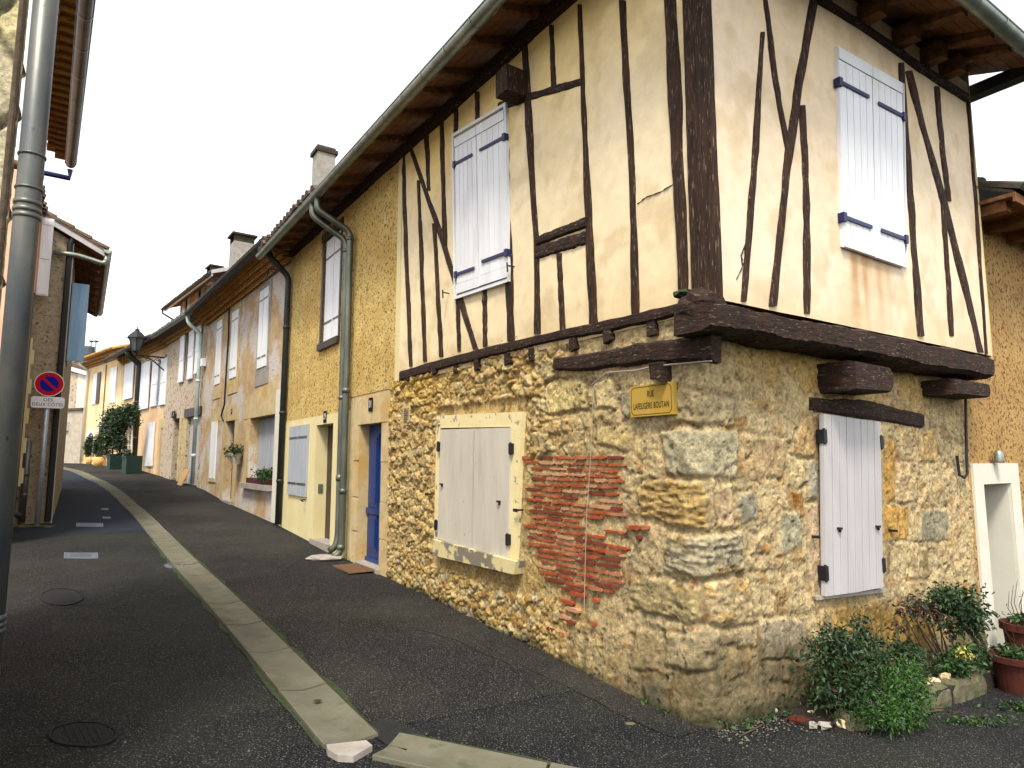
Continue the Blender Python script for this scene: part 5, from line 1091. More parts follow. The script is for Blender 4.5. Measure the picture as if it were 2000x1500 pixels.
b.poly(W5, [(r[0], r[2]), (r[1], r[2])] + [(mid + hw * math.cos(math.pi * k / n), r[3] - hw * .5 + hw * .5 * math.sin(math.pi * k / n)) for k in range(n + 1)], -.05, .012); b.build('arched_window', 'white_paint', H6)
s, _ = W5.px(207, 750); b = MB(); b.tube([W5.w(s, 6.2, .04), W5.w(s, 2.8, .04)], .02, 6); b.build('cable', 'dark_pipe', H6)
s, _ = W5.px(174, 750); drainpipe(H6, [W5.w(s, 6.5, .5), W5.w(s, 6.2, .1), W5.w(s, 1.5, .1)], .06, 'cream_white')
gd = J6 + W5.n * .2; WG = Wall(gd, np.array([-.93, .37]) / math.hypot(.93, .37), -np.array([.37, .93]) / math.hypot(.93, .37))
zgw = [WG.px(u, v)[1] for u, v in ((168, 797), (128, 806))]
GW = empty('garden_wall', WG.w(4, 1.4, -.2), 'grey-brown rendered garden wall closing the far end of the street', 'wall')
b = MB(); b.box(WG, -.3, 14, .6, np.mean(zgw), -.4, 0); b.build('wall_body', 'stucco_light', GW); b = MB(); b.box(WG, -.3, 14, np.mean(zgw) + .003, np.mean(zgw) + .12, -.5, .1); b.build('coping', 'tile', GW)
b = MB(); s, z = WG.px(130, 832); b.box(WG, s - .2, s + .2, z - .25, z + .2, 0, .15); b.build('meter_box', 'white_paint', GW)
HF = empty('far_stone_house', WG.w(3, 1.5, -3), 'small stone-walled house with pale roof edge behind the garden wall', 'house')
zr0 = WG.px(170, 733, -2.5)[1]; zr1 = WG.px(128, 715, -2.5)[1]
b = MB(); sm = WG.px(150, 760, -2.5)[0]; sE = WG.px(171, 760, -2.5)[0]
b.poly(WG, [(sm, .8), (14, .8), (14, zr1 + 2), (sm, (zr0 + zr1) / 2)], -5, -2.5); b.build('wall', 'rubble_left', HF); b = MB(); b.poly(WG, [(sE - 1, .8), (sm - .01, .8), (sm - .01, (zr0 + zr1) / 2), (sE - 1, zr0 - .25)], -5, -2.5); b.build('plastered_wall', 'cream_white', HF)
b = MB(); b.poly(WG, [(sE - 1.2, zr0 - .3), (14, zr1 + 2), (14, zr1 + 2.22), (sE - 1.2, zr0 - .08)], -5.2, -2.3); b.build('verge_board', 'white_paint', HF); b = MB(); b.poly(WG, [(sE - 1.2, zr0 - .07), (14, zr1 + 2.23), (14, zr1 + 2.45), (sE - 1.2, zr0 + .15)], -5.2, -2.35); b.build('roof', 'tile', HF)
q = ppt(169, 700, 52); TK = empty('roof_tank', q - np.array([0, 0, 4]), 'dark cylindrical tank showing above the far roofs', 'tank'); b = MB(); b.lathe(q, [(0, 1.0), (.5, .98), (.55, .85), (.55, -4), (0, -4)], 14); b.build('body', 'tank', TK)
for i, u in enumerate((176.5, 186)):
    q = ppt(u, 690, 52); b = MB(); b.tube([q + [0, 0, -5], q + [0, 0, .9]], .06, 6); b.lathe(q + [0, 0, .9], [(.06, 0), (.22, .1), (.22, .16), (0, .2)], 8); o = b.build('flue_pipe', 'zinc', loc=q + [0, 0, -5]); tag(o, ('thin flue pipe with a flared cap right beside the dark tank', 'thin flue pipe with a flared cap, the one farther from the tank')[i], 'pipe', 'flue pipes above the far roofs')

# ------------------------------------------------------------------ left side of the street
q2 = gpt(100, 1022); WE = Wall(q2[:2], -dB, -dA); WS = Wall(q2[:2], dA, dB)      # end wall faces us, street wall faces the row
HL = empty('left_gable_house', (q2[0], q2[1], q2[2]), 'brown stuccoed house end with blue shutter and dark overhanging eave behind the no-parking sign', 'house')
ze_ = WE.px(146, 500)[1]; zwl = ze_ + .12
zv0 = WE.px(205, 487, .1); zv1 = WE.px(110, 430, .1); slope = (zv1[1] - zv0[1]) / (zv1[0] - zv0[0])
top = lambda s: zv0[1] + (s - zv0[0]) * slope
b = MB(); b.poly(WE, [(0, 0), (3.2, 0), (3.2, top(3.2) - .2), (0, top(0) - .2)], -7, 0.0); b.build('end_wall', 'stucco_brown', HL)
sp = abs(WE.px(122, 700)[0]); sp2 = abs(WE.px(121, 700)[0])
b = MB(); sA_, _ = WE.px(121, 750); zt_, _z = 0, WE.px(130, 468)[1]; b.poly(WE, [(-.01, -.2), (sA_, -.2), (sA_, _z - .15), (sA_ * .8, _z - .02), (sA_ * .5, _z), (-.01, _z)], -.05, .05); b.build('corner_pilaster', 'stucco_light', HL)
b = MB(); pts = [WE.w(sA_ + .05, z, .06) for z in (q2[2] + .05, 2., 4., _z - .1)] + [WE.w(sA_ * .6, _z + .08, .06), WE.w(0, _z + .06, .06)]; b.tube(pts, .055, 8); b.build('cable', 'black_iron', HL)
b = MB()
for k in range(1): b.poly(WE, [(zv0[0], zv0[1] - .16), (3.3, top(3.3) - .16), (3.3, top(3.3) - .02), (zv0[0], zv0[1] - .02)], .08, .14)
b.build('verge_board', 'pale_grey_paint', HL)
E0 = np.array(WE.w(zv0[0], zv0[1] + .0, .16)); ex = WE.w(zv0[0], zv0[1], -7.2); up = np.array([*(-dB), slope]); tiles(HL, ex, E0, up, 4.0, course=.36, r=.11)
b = MB(); oE = -zv0[0]; b.add([WE.w(zv0[0], zv0[1] - .17, .08), WE.w(.0, top(0) - .19, .08), WE.w(.0, top(0) - .19, -7), WE.w(zv0[0], zv0[1] - .17, -7)], [(0, 1, 2, 3)]); b.build('soffit', 'soffit_wood', HL)
for i in range(9): 
    b = MB(); o = -.2 - i * .75; b.poly(WE, [(0, top(0) - .34), (zv0[0] + .05, zv0[1] - .30), (zv0[0] + .05, zv0[1] - .2), (0, top(0) - .2)], o - .09, o); b.build('rafter', 'rafter_wood', HL)
gutter(HL, WE.w(zv0[0] - .05, zv0[1] - .03, .2), WE.w(zv0[0] - .05, zv0[1] - .03, -7.1), .075, 'zinc', .9)
pts = [WE.w(zv0[0] - .05, zv0[1] - .12, .1), WE.w(zv0[0] - .02, zv0[1] - .32, .1), WE.w(*WE.px(150, 498, .1), .1), WE.w(*WE.px(104, 493, .12), .12)]; drainpipe(HL, pts, .05, 'zinc', name='drainpipe')
qs4 = [WE.px(u, v, .1) for u, v in ((146, 538), (166, 546), (161, 699), (131, 698))]; z0, z1 = (qs4[2][1] + qs4[3][1]) / 2, (qs4[0][1] + qs4[1][1]) / 2
WSH = Wall(WE.w(0, 0, 0)[:2] + dA * .5, dB, -dA); w_ = .33; leaf(HL, WSH, .02, w_, z0, z1, .0, 'sky_blue_paint', 3, th=.035)
b = MB(); b.box(WS, .55, 1.6, z0, z1, -.1, .01); b.build('window', 'dark_void', HL)
# pink house between, set a little back
sPk = WE.px(46, 800)[0]; WK = Wall(WE.w(sPk, 0, 0)[:2], -dA, dB); HK = empty('pink_house', WK.w(2, .3, -.5), 'pale pink house squeezed between the foreground pipe and the brown house end', 'house')
zk = WK.px(84, 405)[1] if False else 6.55
LK = 2.6
facade(HK, 'front_wall', WK, .02, LK, -.2, zk, [(1.0, 1.9, 4.3, 6.0)], 'pink_plaster', .2); back_walls(HK, WK, .02, LK, -.2, zk, 'pink_plaster', 5)
tiles(HK, WK.w(0.0, zk + .02, .05), WK.w(LK, zk + .02, .05), np.array([-dB[0], -dB[1], .36]), 3, course=.4)
WKS = Wall(WK.w(.35, 0, 0)[:2], dB, -dA); sh = [WKS.px(u, v) for u, v in ((83, 425), (107, 425), (107, 580), (70, 576))]
leaf(HK, WKS, sh[0][0], sh[1][0], sh[3][1], sh[0][1], .0, 'white_paint', 2, rails=True)
b = MB(); j0 = WKS.px(62, 500)[0]; b.box(WKS, j0, sh[0][0] - .005, sh[3][1] + .05, sh[0][1] + .05, -.12, -.02); b.build('window_jamb', 'pink_plaster', HK)
b = MB(); WQ = Wall(WK.w(.9, 0, 0)[:2], dB, -dA); zq0 = WQ.px(40, 950)[1]; zq1 = WQ.px(60, 660)[1]; sq = WQ.px(46, 800)[0]; sq2 = WQ.px(52, 800)[0]; sq3 = WQ.px(57, 800)[0]
b.box(WQ, sq, sq2, zq0, zq1, -.08, 0)
for k in range(5): z = zq0 + (zq1 - zq0) * (k + .1) / 5; b.box(WQ, sq2 + .001, sq3, z, z + (zq1 - zq0) * .1, -.08, .0)
b.build('quoin_strip', 'cream_plaster', HK)
WT = Wall(WK.w(1.2, 0, 0)[:2], dB, -dA); sT = WT.px(50, 700)[0]; zT0 = WT.px(33, 1015)[1]; zT1 = WT.px(60, 575)[1]
drainpipe(HK, [WT.w(sT, zT1, 0), WT.w(sT, zT0 + .3, 0), WT.w(sT, zT0 + .15, .04), WT.w(sT + .14, zT0 + .05, .06)], .05, 'dark_pipe', [(.95, .06)])
drainpipe(HK, [WK.w(.12, 2.0, .13), WK.w(.12, .42, .13)], .055, 'zinc_dark', [(1.35, .06), (.95, .06)])
# no-parking sign
qp = gpt(72, 1029); NP = empty('no_parking_sign', qp, 'round red and blue no-parking sign on a post, plate reading DES DEUX CÔTÉS', 'road sign')
dirc = -qp[:2] / np.linalg.norm(qp[:2]); nx_ = dirc; dx_ = np.array([-nx_[1], nx_[0]])
WN = Wall(qp[:2] + nx_ * .05, dx_, nx_)
sc_, zc_ = WN.px(96.5, 750); zp = WN.px(93, 786)[1]; rr = abs(WN.px(126, 750)[0] - WN.px(67, 750)[0]) / 2
b = MB(); b.tube([qp + [0, 0, -.1], np.array([qp[0], qp[1], zc_ + rr * 1.05])], .045, 14); b.build('post', 'galvanised', NP, smooth=True)
def disc(r0, r1, o0, o1, m, nm, par, cs=(sc_, zc_), n=40):
    b = MB()
    if r0 == 0: b.poly(WN, [(cs[0] + r1 * math.cos(2 * math.pi * k / n), cs[1] + r1 * math.sin(2 * math.pi * k / n)) for k in range(n)], o0, o1)
    else:
        v = [];
        for r in (r0, r1): v += [WN.w(cs[0] + r * math.cos(2 * math.pi * k / n), cs[1] + r * math.sin(2 * math.pi * k / n), o1) for k in range(n)]
        b.add(v, [(k, (k + 1) % n, n + (k + 1) % n, n + k) for k in range(n)])
    return b.build(nm, m, par)
dp = disc(0, rr, .0, .018, 'sign_white', 'disc', NP); disc(0, rr * .64, .018, .0195, 'sign_blue', 'blue_field', dp); disc(rr * .64, rr * .95, 0, .0205, 'sign_red', 'red_ring', dp)
b = MB(); a = math.radians(-45); L_ = rr * .66; t = rr * .10; ux, uz = math.cos(a), math.sin(a)
b.poly(WN, [(sc_ + sx * L_ * ux + sy * t * -uz, zc_ + sx * L_ * uz + sy * t * ux) for sx, sy in ((-1, -1), (1, -1), (1, 1), (-1, 1))], .0195, .021); bar_o = b.build('red_bar', 'sign_red', dp)
pw = abs(WN.px(126, 786)[0] - WN.px(60, 784)[0]); ph = abs(WN.px(93, 775)[1] - WN.px(93, 797)[1]); b = MB(); rc = ph * .22; cc = []
for cx, cz_, a0 in ((pw / 2 - rc, ph / 2 - rc, 0), (-pw / 2 + rc, ph / 2 - rc, 90), (-pw / 2 + rc, -ph / 2 + rc, 180), (pw / 2 - rc, -ph / 2 + rc, 270)):
    for k in range(5): an = math.radians(a0 + k * 22.5); cc.append((sc_ + cx + rc * math.cos(an), zp + cz_ + rc * math.sin(an)))
b.poly(WN, cc, .0, .016); sp_ = b.build('supplementary_plate', 'sign_white', NP)
o = text_obj('lettering', 'DES', ph * .40, WN, (sc_, zp + ph * .22), .017, sp_, 'sign_dark', .95, False); text_obj('lettering', 'DEUX CÔTÉS', ph * .40, WN, (sc_, zp - ph * .20), .017, sp_, 'sign_dark', .86, False)
b = MB(); q_ = gpt(45, 1036); b.blob((qp[0] - .2, qp[1] - .05, qp[2] + .01), (.55, .10, .03), 3, n=12); o = b.build('kerb_stone', 'flagstone', loc=qp); tag(o, 'pale kerb stone at the foot of the no-parking post', 'kerb')
# foreground house corner at the frame edge
cF = ppt(64, 0, 2.75)[:2]; WF = Wall(cF, np.array([-.97, -.24]), np.array([.24, -.97])); HFg = empty('foreground_stone_house', (*cF, -.1), 'near stone house corner cut off at the edge of the view behind the grey downpipe', 'house')
S = np.arange(0, 1.21, .012); Z = np.arange(-.4, 5.6, .012); Sm, Zz = np.meshgrid(S, Z, indexing='ij'); x_ = Sm + .05 * fbm(Sm * 4, Zz * 4, 3); f1, f2, idx, cz = worley(x_ / .42 + .3, (Zz + .05 * fbm(Sm * 5, Zz * 5, 9)) / .40, 71)
fn = fbm(Sm * 26, Zz * 26, 5, 3); hgt = sstep(.02, .16, f2 - f1) * .03 + (cz - .5) * .02 + fn * .016; c = np.array([[.50, .42, .22], [.44, .38, .24], [.55, .46, .26], [.36, .34, .24]])[(idx * 3.99).astype(int)]
k = sstep(.02, .12, f2 - f1)[..., None]; c = c * k + np.array([.16, .14, .08]) * (1 - k); c = c * (1 + 1.0 * fn)[..., None]
P = np.zeros(Sm.shape + (3,)); P[..., :2] = WF.P + Sm[..., None] * WF.d + hgt[..., None] * WF.n; P[..., 2] = Zz; grid_mesh('stone_wall', P.reshape(-1, 3), len(S), len(Z), 'stone', HFg, np.clip(c.reshape(-1, 3), .02, .8))
b = MB(); c1 = WF.w(0, 0, .03); b.add([(c1[0], c1[1], -.4), (c1[0], c1[1], 5.6), (c1[0] - 2.7, c1[1] + 2.6, 5.6), (c1[0] - 2.7, c1[1] + 2.6, -.4)], [(0, 1, 2, 3)]); b.build('side_wall', 'stucco_light', HFg)
pc = ppt(54, 400, 2.55); rp = .045
dpz = drainpipe(HFg, [(pc[0], pc[1], 5.5), (pc[0], pc[1], -.15)], rp, 'zinc_near', n=28)
for vv, hh in ((370, .012), (398, .02), (412, .02), (424, .02), (305, .012), (1208, .025), (1221, .02), (1233, .02)):
    z = ppt(52, vv, 2.55)[2]; b = MB(); b.lathe((pc[0], pc[1], z), [(rp, -hh / 2), (rp + .004, -hh * .45), (rp + .0055, 0), (rp + .004, hh * .45), (rp, hh / 2)], 28); b.build('pipe_collar', 'zinc_near', dpz, smooth=True)
b = MB(); b.tube([np.array(WF.w(.014, z, .05)) for z in (-.2, 2, 5.5)], .014, 8); b.build('conduit', 'bark', HFg)
# its projecting roof edge overhead
ea = ppt(184, -160, 4.2); eb = ppt(139, 306, 8.3); ea[2] = eb[2] = (ea[2] + eb[2]) / 2
ed = (eb - ea); ed[2] = 0; ed /= np.linalg.norm(ed); es = np.array([-ed[1], ed[0], 0])
gutter(HFg, ea, eb, .058, 'zinc_dark', .55, jm='zinc', name='gutter')
b = MB(); n = 30; ln = np.linalg.norm(eb - ea)
for i in range(n):
    p = ea + ed * (ln * (i + .5) / n) + es * .13; j = random.uniform(-.02, .03)
    for o, zz in ((.0, .05), (.10 + j, .13)):
        v = []
        for t in (-.10, .10):
            for k in range(6): a = math.pi * k / 5; v.append(p + ed * (math.cos(a) * .12) + es * (t * .8 + o - .03) + np.array([0, 0, zz + math.sin(a) * .06]))
        b.add(v, [(k, k + 1, 7 + k, 6 + k) for k in range(5)] + [tuple(range(6)), tuple(range(6, 12))])
b.build('eave_tiles', 'tile_warm', HFg)
b = MB(); q8 = [ea + es * .0 + [0, 0, .16], ea + es * .2 + [0, 0, .16], eb + es * .2 + [0, 0, .16], eb + es * .0 + [0, 0, .16]]; b.hexa([tuple(q) for q in q8] + [tuple(np.array(q) + [0, 0, .05]) for q in q8]); b.build('eave_board', 'tile_warm', HFg)
b = MB(); b.tube([eb + [0, 0, -.08], eb + [0, 0, -.2], eb + es * .30 + [0, 0, -.2]], .035, 8); b.build('gutter_outlet', 'blue_iron', HFg)

# ------------------------------------------------------------------ neighbour at the right
HR = empty('orange_roughcast_house', B.w(5.5, -.4, -.5), 'orange-ochre roughcast house at the frame edge with white door surround', 'house')
rR = avgrect(B, [(1914, 945), (1972, 945), (1985, 1250), (1925, 1300)]); d0, d1, dz1 = 4.42, 5.12, 1.38
facade(HR, 'front_wall', B, 4.13, 9.0, -.8, 4.35, [(d0, d1, -.8, dz1)], 'roughcast_orange', .9, o=-.012, thick=.92)
b = MB(); q = Quad(B, [(1897, 904), (1988, 908), (1995, 1262), (1905, 1320)], .01)
b.box(B, 4.19, d0 - .002, -.55, 1.60, -.05, .012); b.box(B, d1 + .002, 5.36, -.6, 1.60, -.05, .012); b.box(B, d0 - .002, d1 + .002, dz1 + .002, 1.60, -.05, .0121); b.build('door_surround', 'cream_white', HR)
b = MB(); b.box(B, d0, d0 + .012, -.6, dz1, -.9, -.013); b.box(B, d1 - .012, d1, -.6, dz1, -.9, -.013); b.box(B, d0 + .013, d1 - .013, -.6, dz1, -.9, -.86); b.build('door_recess', 'cream_white', HR)
b = MB(); b.box(B, d0 + .014, d0 + .6, -.55, dz1 - .02, -.86, -.84); b.build('door', 'cream_white', HR)
b = MB(); b.box(B, d0, d1, -.9, -.47, -.9, .1); b.build('door_step', 'grey_stone', HR)
s, z = B.px(1930, 1065, -.8); b = MB(); b.box(B, d1 - .03, d1 - .0125, .55, .73, -.62, -.5); b.build('door_bell', 'white_paint', HR)
for i in range(4):
    b = MB(); t = 4.5 + i * .62; b.poly(B, [(t - .07, 4.25), (t + .07, 4.25), (t + .07, 4.40), (t - .07, 4.40)], -.2, .42); b.build('rafter', 'soffit_wood', HR)
tiles(HR, B.w(4.36, 4.42, .52), B.w(9.0, 4.42, .52), np.array([dA[0], dA[1], .5]), 3.4, 'tile_dark', course=.38, r=.12)
b = MB(); b.box(B, 4.36, 9, 4.36, 4.40, .0, .50); b.build('soffit', 'rafter_wood', HR); b = MB(); b.box(B, 4.36, 9, 4.3, 4.40, .505, .53); b.build('fascia_board', 'soffit_wood', HR)
back_walls(HR, B, 4.6, 9, -.8, 4.3, 'roughcast_orange', 5, -.95)
sgl = B.px(1938, 893); WLp = empty('wall_light', B.w(sgl[0], sgl[1], .0), 'small greenish glass wall light over the white door surround', 'lamp')
b = MB(); b.lathe(B.w(sgl[0], sgl[1] - .06, .06), [(0, 0), (.05, .0), (.05, .015), (.04, .02)], 14); b.box(B, sgl[0] - .03, sgl[0] + .03, sgl[1] - .06, sgl[1] - .04, -.01, .05); b.build('base', 'zinc_dark', WLp); b = MB(); b.lathe(B.w(sgl[0], sgl[1] - .06, .06), [(.042, .02), (.045, .09), (.035, .12), (.015, .14), (0, .14)], 14); b.build('glass', 'zinc', WLp, smooth=True)

# ------------------------------------------------------------------ plants
def leaves(parent, blobs, n, size, mats, name='foliage', asp=.5, seed=1, droop=.2, loc=None):
    rg = np.random.default_rng(seed); tot = sum(b[1][0] * b[1][1] * b[1][2] for b in blobs); mb = MB()
    for c, r, *_ in blobs:
        k = max(8, int(n * r[0] * r[1] * r[2] / tot)); d = rg.normal(size=(k, 3)); d /= np.linalg.norm(d, axis=1)[:, None]; rad = rg.random(k) ** .45; jit = 1 + .25 * rg.normal(size=k)
        P = np.array(c) + d * (rad * jit)[:, None] * np.array(r)
        ax = d * .6 + rg.normal(size=(k, 3)) * .6 + np.array([0, 0, .15]); ax /= np.linalg.norm(ax, axis=1)[:, None]
        sd = np.cross(ax, rg.normal(size=(k, 3))); sd /= np.linalg.norm(sd, axis=1)[:, None]; nn = np.cross(ax, sd); s = size * (.6 + .8 * rg.random(k)); mi = rg.choice(len(mats), k, p=np.array([m[1] for m in mats]) / sum(m[1] for m in mats))
        for i in range(k):
            p = P[i]; a = ax[i] * s[i]; b = sd[i] * s[i] * asp; h = nn[i] * s[i] * .12
            mb.add([p - a * .5, p + b * .5 + h, p + a * .5 - np.array([0, 0, droop * s[i]]), p - b * .5 + h], [(0, 1, 2), (0, 2, 3)], int(mi[i]))
    return mb.build(name, None, parent, loc=loc, mats=[m[0] for m in mats])
def stems(parent, base, tips, r, name='stem', m='bark', seed=1):
    rg = random.Random(seed); mb = MB()
    for t in tips:
        b0 = np.array(base) + [rg.uniform(-.04, .04), rg.uniform(-.04, .04), 0]; t = np.array(t); mid = (b0 + t) / 2 + [rg.uniform(-.05, .05), rg.uniform(-.05, .05), rg.uniform(-.02, .05)]
        mb.tube([b0, mid, t], [r, r * .75, r * .4], 6)
    return mb.build(name, m, parent)
DK = [('leaf_dark', 5), ('leaf_mid', 3)]; MD = [('leaf_dark', 3), ('leaf_mid', 5), ('leaf_bright', 1)]; BR = [('leaf_mid', 3), ('leaf_bright', 5), ('leaf_dark', 2)]
# planting bed against the B wall
def onB_(t, o): q = C0 + dB * t - dA * o; return np.array([q[0], q[1], float(gz(q[0], q[1]))])
def bpx(u, v, o): t, z = B.px(u, v, o); return np.array(B.w(t, z, o))
def gt(u, v): q = gpt(u, v)[:2] - C0; return float(q @ dB), float(-(q @ dA))
bed = [(.55, .02), gt(1505, 1402), gt(1560, 1428), gt(1640, 1432), gt(1700, 1425), gt(1780, 1408), gt(1860, 1380), gt(1930, 1352), (3.3, .45), (4.05, .35), (4.1, .02)]
mb = MB(); G = [onB_(*p) for p in bed]; hts = [.02, .02, .02, .04, .08, .12, .13, .13, .13, .13, .13]; n = len(G); cen = onB_(1.9, .3) + [0, 0, .13]
G2 = [g * .93 + cen * .07 for g in G]
mb.add([(g[0], g[1], float(gz(g[0], g[1])) + h) for g, h in zip(G2, hts)] + [tuple(cen)] + [(g[0], g[1], float(gz(g[0], g[1])) - .05) for g in G2], [(i, (i + 1) % n, n) for i in range(n)] + [(i, (i + 1) % n, n + 1 + (i + 1) % n, n + 1 + i) for i in range(n)])
o = mb.build('soil_bed', 'soil'); tag(o, kind='structure')
def kerb(pa, pb, wd, ht, m, label, seed, grp='kerb stones round the planting bed'):
    rg = random.Random(seed); p = np.array(gpt(*pa)); q = np.array(gpt(*pb)); d = q - p; ln = np.linalg.norm(d); d /= ln; sd = np.array([-d[1], d[0], 0]); k = 12; mb = MB(); v = []
    for i in range(k):
        c = p + d * ln * i / (k - 1) + sd * (wd / 2 + rg.uniform(-.008, .008)); e = .8 if i in (0, k - 1) else 1
        for a, z in ((-.5, -.15), (-.54, .3), (-.5, .72), (-.40, .95), (0, 1.03), (.42, .97), (.52, .6), (.5, -.15)):
            v.append(c + sd * (a * wd * e * rg.uniform(.88, 1.12)) + np.array([0, 0, z * ht * (e if z > .5 else 1) * rg.uniform(.92, 1.08)]))
    m8 = 8; mb.add(v, [(i * m8 + j, i * m8 + j + 1, (i + 1) * m8 + j + 1, (i + 1) * m8 + j) for i in range(k - 1) for j in range(m8 - 1)] + [tuple(range(m8)), tuple(range((k - 1) * m8, k * m8))]); o = mb.build('kerb_stone', m, loc=p); tag(o, label, 'kerb', grp); return o
kerb((1868, 1376), (1932, 1352), .15, .155, 'flagstone', 'mossy flat kerb stone at the far end of the planting bed, beside the terracotta pot', 3)
kerb((1775, 1408), (1866, 1377), .15, .15, 'flagstone', 'long mossy kerb stone right after the bright green bush', 1)
kerb((1660, 1430), (1708, 1424), .14, .10, 'flagstone', 'short squared kerb stone at the near side of the bright green bush', 2)
rg = random.Random(12)
shells = [(1508, 1398, .035, 0, 'flat pale shell at the wall end of the shell cluster'), (1588, 1426, .035, 1, 'whitish shell lying lowest, on the road side of the clay piece'), (1612, 1428, .04, 1, 'white rounded shell between the lowest shell and the short kerb stone'), (1642, 1424, .045, 0, 'yellowish shell touching the short squared kerb stone'), (1632, 1398, .05, 0, 'upright yellow shell behind the white rounded one'), (1655, 1392, .055, 0, 'largest cream shell, on top of the cluster by the dark bluish shrub'), (1585, 1402, .03, 0, 'small yellow shell just above the clay piece'), (1540, 1385, .028, 1, 'small white shell on the black soil near the wall')]
for i, (u, v, r, w_, lb) in enumerate(shells):
    p = gpt(u, v); b = MB(); b.blob((p[0], p[1], p[2] + .03 + .02 * (i in (4, 5))), (r, r * .75, r * .6), i + 20, amp=.35, n=7, m=4); ob = b.build('edging_shell', 'white_stone' if w_ else 'shell', loc=p); tag(ob, lb, 'shell', 'shells edging the corner of the bed')
for i, (u, v, r, lb) in enumerate([(1808, 1338, .045, 'first yellowish stone in the row inside the mossy kerb, next to the bright bush'), (1826, 1330, .05, 'second yellowish stone of the row inside the mossy kerb'), (1846, 1321, .055, 'third and roundest yellowish stone of the row inside the kerb'), (1890, 1303, .065, 'big pale stone at the far end of the row, under the yellow flowers')]):
    c = bpx(u, v, .40); b = MB(); b.blob(c, (r, r * .7, r * .55), i + 40, amp=.3, n=7, m=4); ob = b.build('edging_stone', 'shell', loc=c - [0, 0, r * .5]); tag(ob, lb, 'stone', 'stones inside the mossy kerb')
p = gpt(1560, 1414); b = MB(); b.blob((p[0], p[1], p[2] + .02), (.085, .04, .03), 3, n=10); ob = b.build('clay_lump', 'terracotta', loc=p); tag(ob, 'reddish broken clay piece at the low corner of the bed', 'clay piece')
# shrubs
p = onB_(1.62, .30); S1 = empty('shrub', p + [0, 0, .08], 'dark bluish-green loose shrub under the tall grey shutters', 'shrub', 'shrubs in the planting bed')
bl = [(bpx(1640, 1290, .32), (.24, .2, .2)), (bpx(1630, 1255, .3), (.13, .14, .13)), (bpx(1690, 1270, .28), (.16, .16, .16)), (bpx(1678, 1225, .3), (.06, .08, .16)), (bpx(1650, 1350, .36), (.25, .2, .14)), (bpx(1720, 1300, .3), (.16, .15, .14)), (bpx(1700, 1350, .38), (.22, .16, .15))]
leaves(S1, bl, 5200, .038, DK + [('leaf_brown', .3)], seed=3); stems(S1, p, [b[0] for b in bl[:6]], .012, seed=2)
p = onB_(2.02, .50); S2 = empty('shrub', p + [0, 0, .1], 'bright feathery green bush spilling over the kerb of the bed', 'shrub', 'shrubs in the planting bed')
bl = [(bpx(1745, 1350, .52), (.2, .18, .18)), (bpx(1775, 1320, .48), (.15, .15, .14)), (bpx(1720, 1390, .58), (.19, .15, .12)), (bpx(1770, 1385, .60), (.17, .14, .12)), (bpx(1790, 1350, .55), (.1, .1, .1))]
leaves(S2, bl, 5200, .032, BR, seed=5, asp=.35); stems(S2, p, [b[0] for b in bl], .008, seed=4)
p = onB_(3.62, .28); S3 = empty('small_tree', p + [0, 0, .15], 'small dark round-headed tree with thin stems beside the white door surround', 'small tree')
bl = [(bpx(1868, 1180, .32), (.24, .22, .17)), (bpx(1895, 1210, .34), (.16, .16, .15)), (bpx(1845, 1165, .3), (.13, .14, .09)), (bpx(1912, 1222, .4), (.08, .08, .05)), (bpx(1860, 1230, .3), (.1, .1, .08))]
leaves(S3, bl, 2000, .045, DK, seed=7, name='crown'); stems(S3, p, [bpx(1868, 1200, .3), bpx(1855, 1190, .3), bpx(1885, 1210, .33), bpx(1905, 1225, .36)], .014, name='trunk', seed=5)
p = onB_(2.95, .22); S4 = empty('shrub', p + [0, 0, .15], 'bare twiggy shrub with brownish tips left of the round-headed small tree', 'shrub', 'shrubs in the planting bed')
tips = [bpx(u, v, .2 + .15 * random.random()) for u, v in ((1762, 1195), (1775, 1180), (1790, 1185), (1800, 1178), (1812, 1190), (1822, 1186), (1835, 1200), (1755, 1225), (1845, 1215), (1782, 1205), (1808, 1212))]
stems(S4, p, tips, .009, seed=9); leaves(S4, [(t, (.075, .07, .08)) for t in tips], 330, .045, [('leaf_brown', 5), ('leaf_dark', 3)], seed=8)
for i, (u, v, r, o, mm, lb) in enumerate([(1860, 1300, .13, .4, MD, 'low green plant at the foot of the round-headed small tree'), (1895, 1280, .14, .42, MD, 'low leafy plant between the mossy kerb end and the white door'), (1770, 1275, .13, .3, DK, 'low bluish plant behind the bright feathery bush'), (1880, 1275, .06, .44, [('leaf_yellow', 4), ('leaf_bright', 2)], 'small yellow-flowering plant near the end of the mossy kerb')]):
    c = bpx(u, v, o); e = empty('low_plant', (c[0], c[1], c[2] - r), lb, 'plant', 'low plants in the bed'); leaves(e, [(c, (r * 1.1, r, r * .8))], 520 if i < 3 else 120, .045, mm, seed=20 + i)
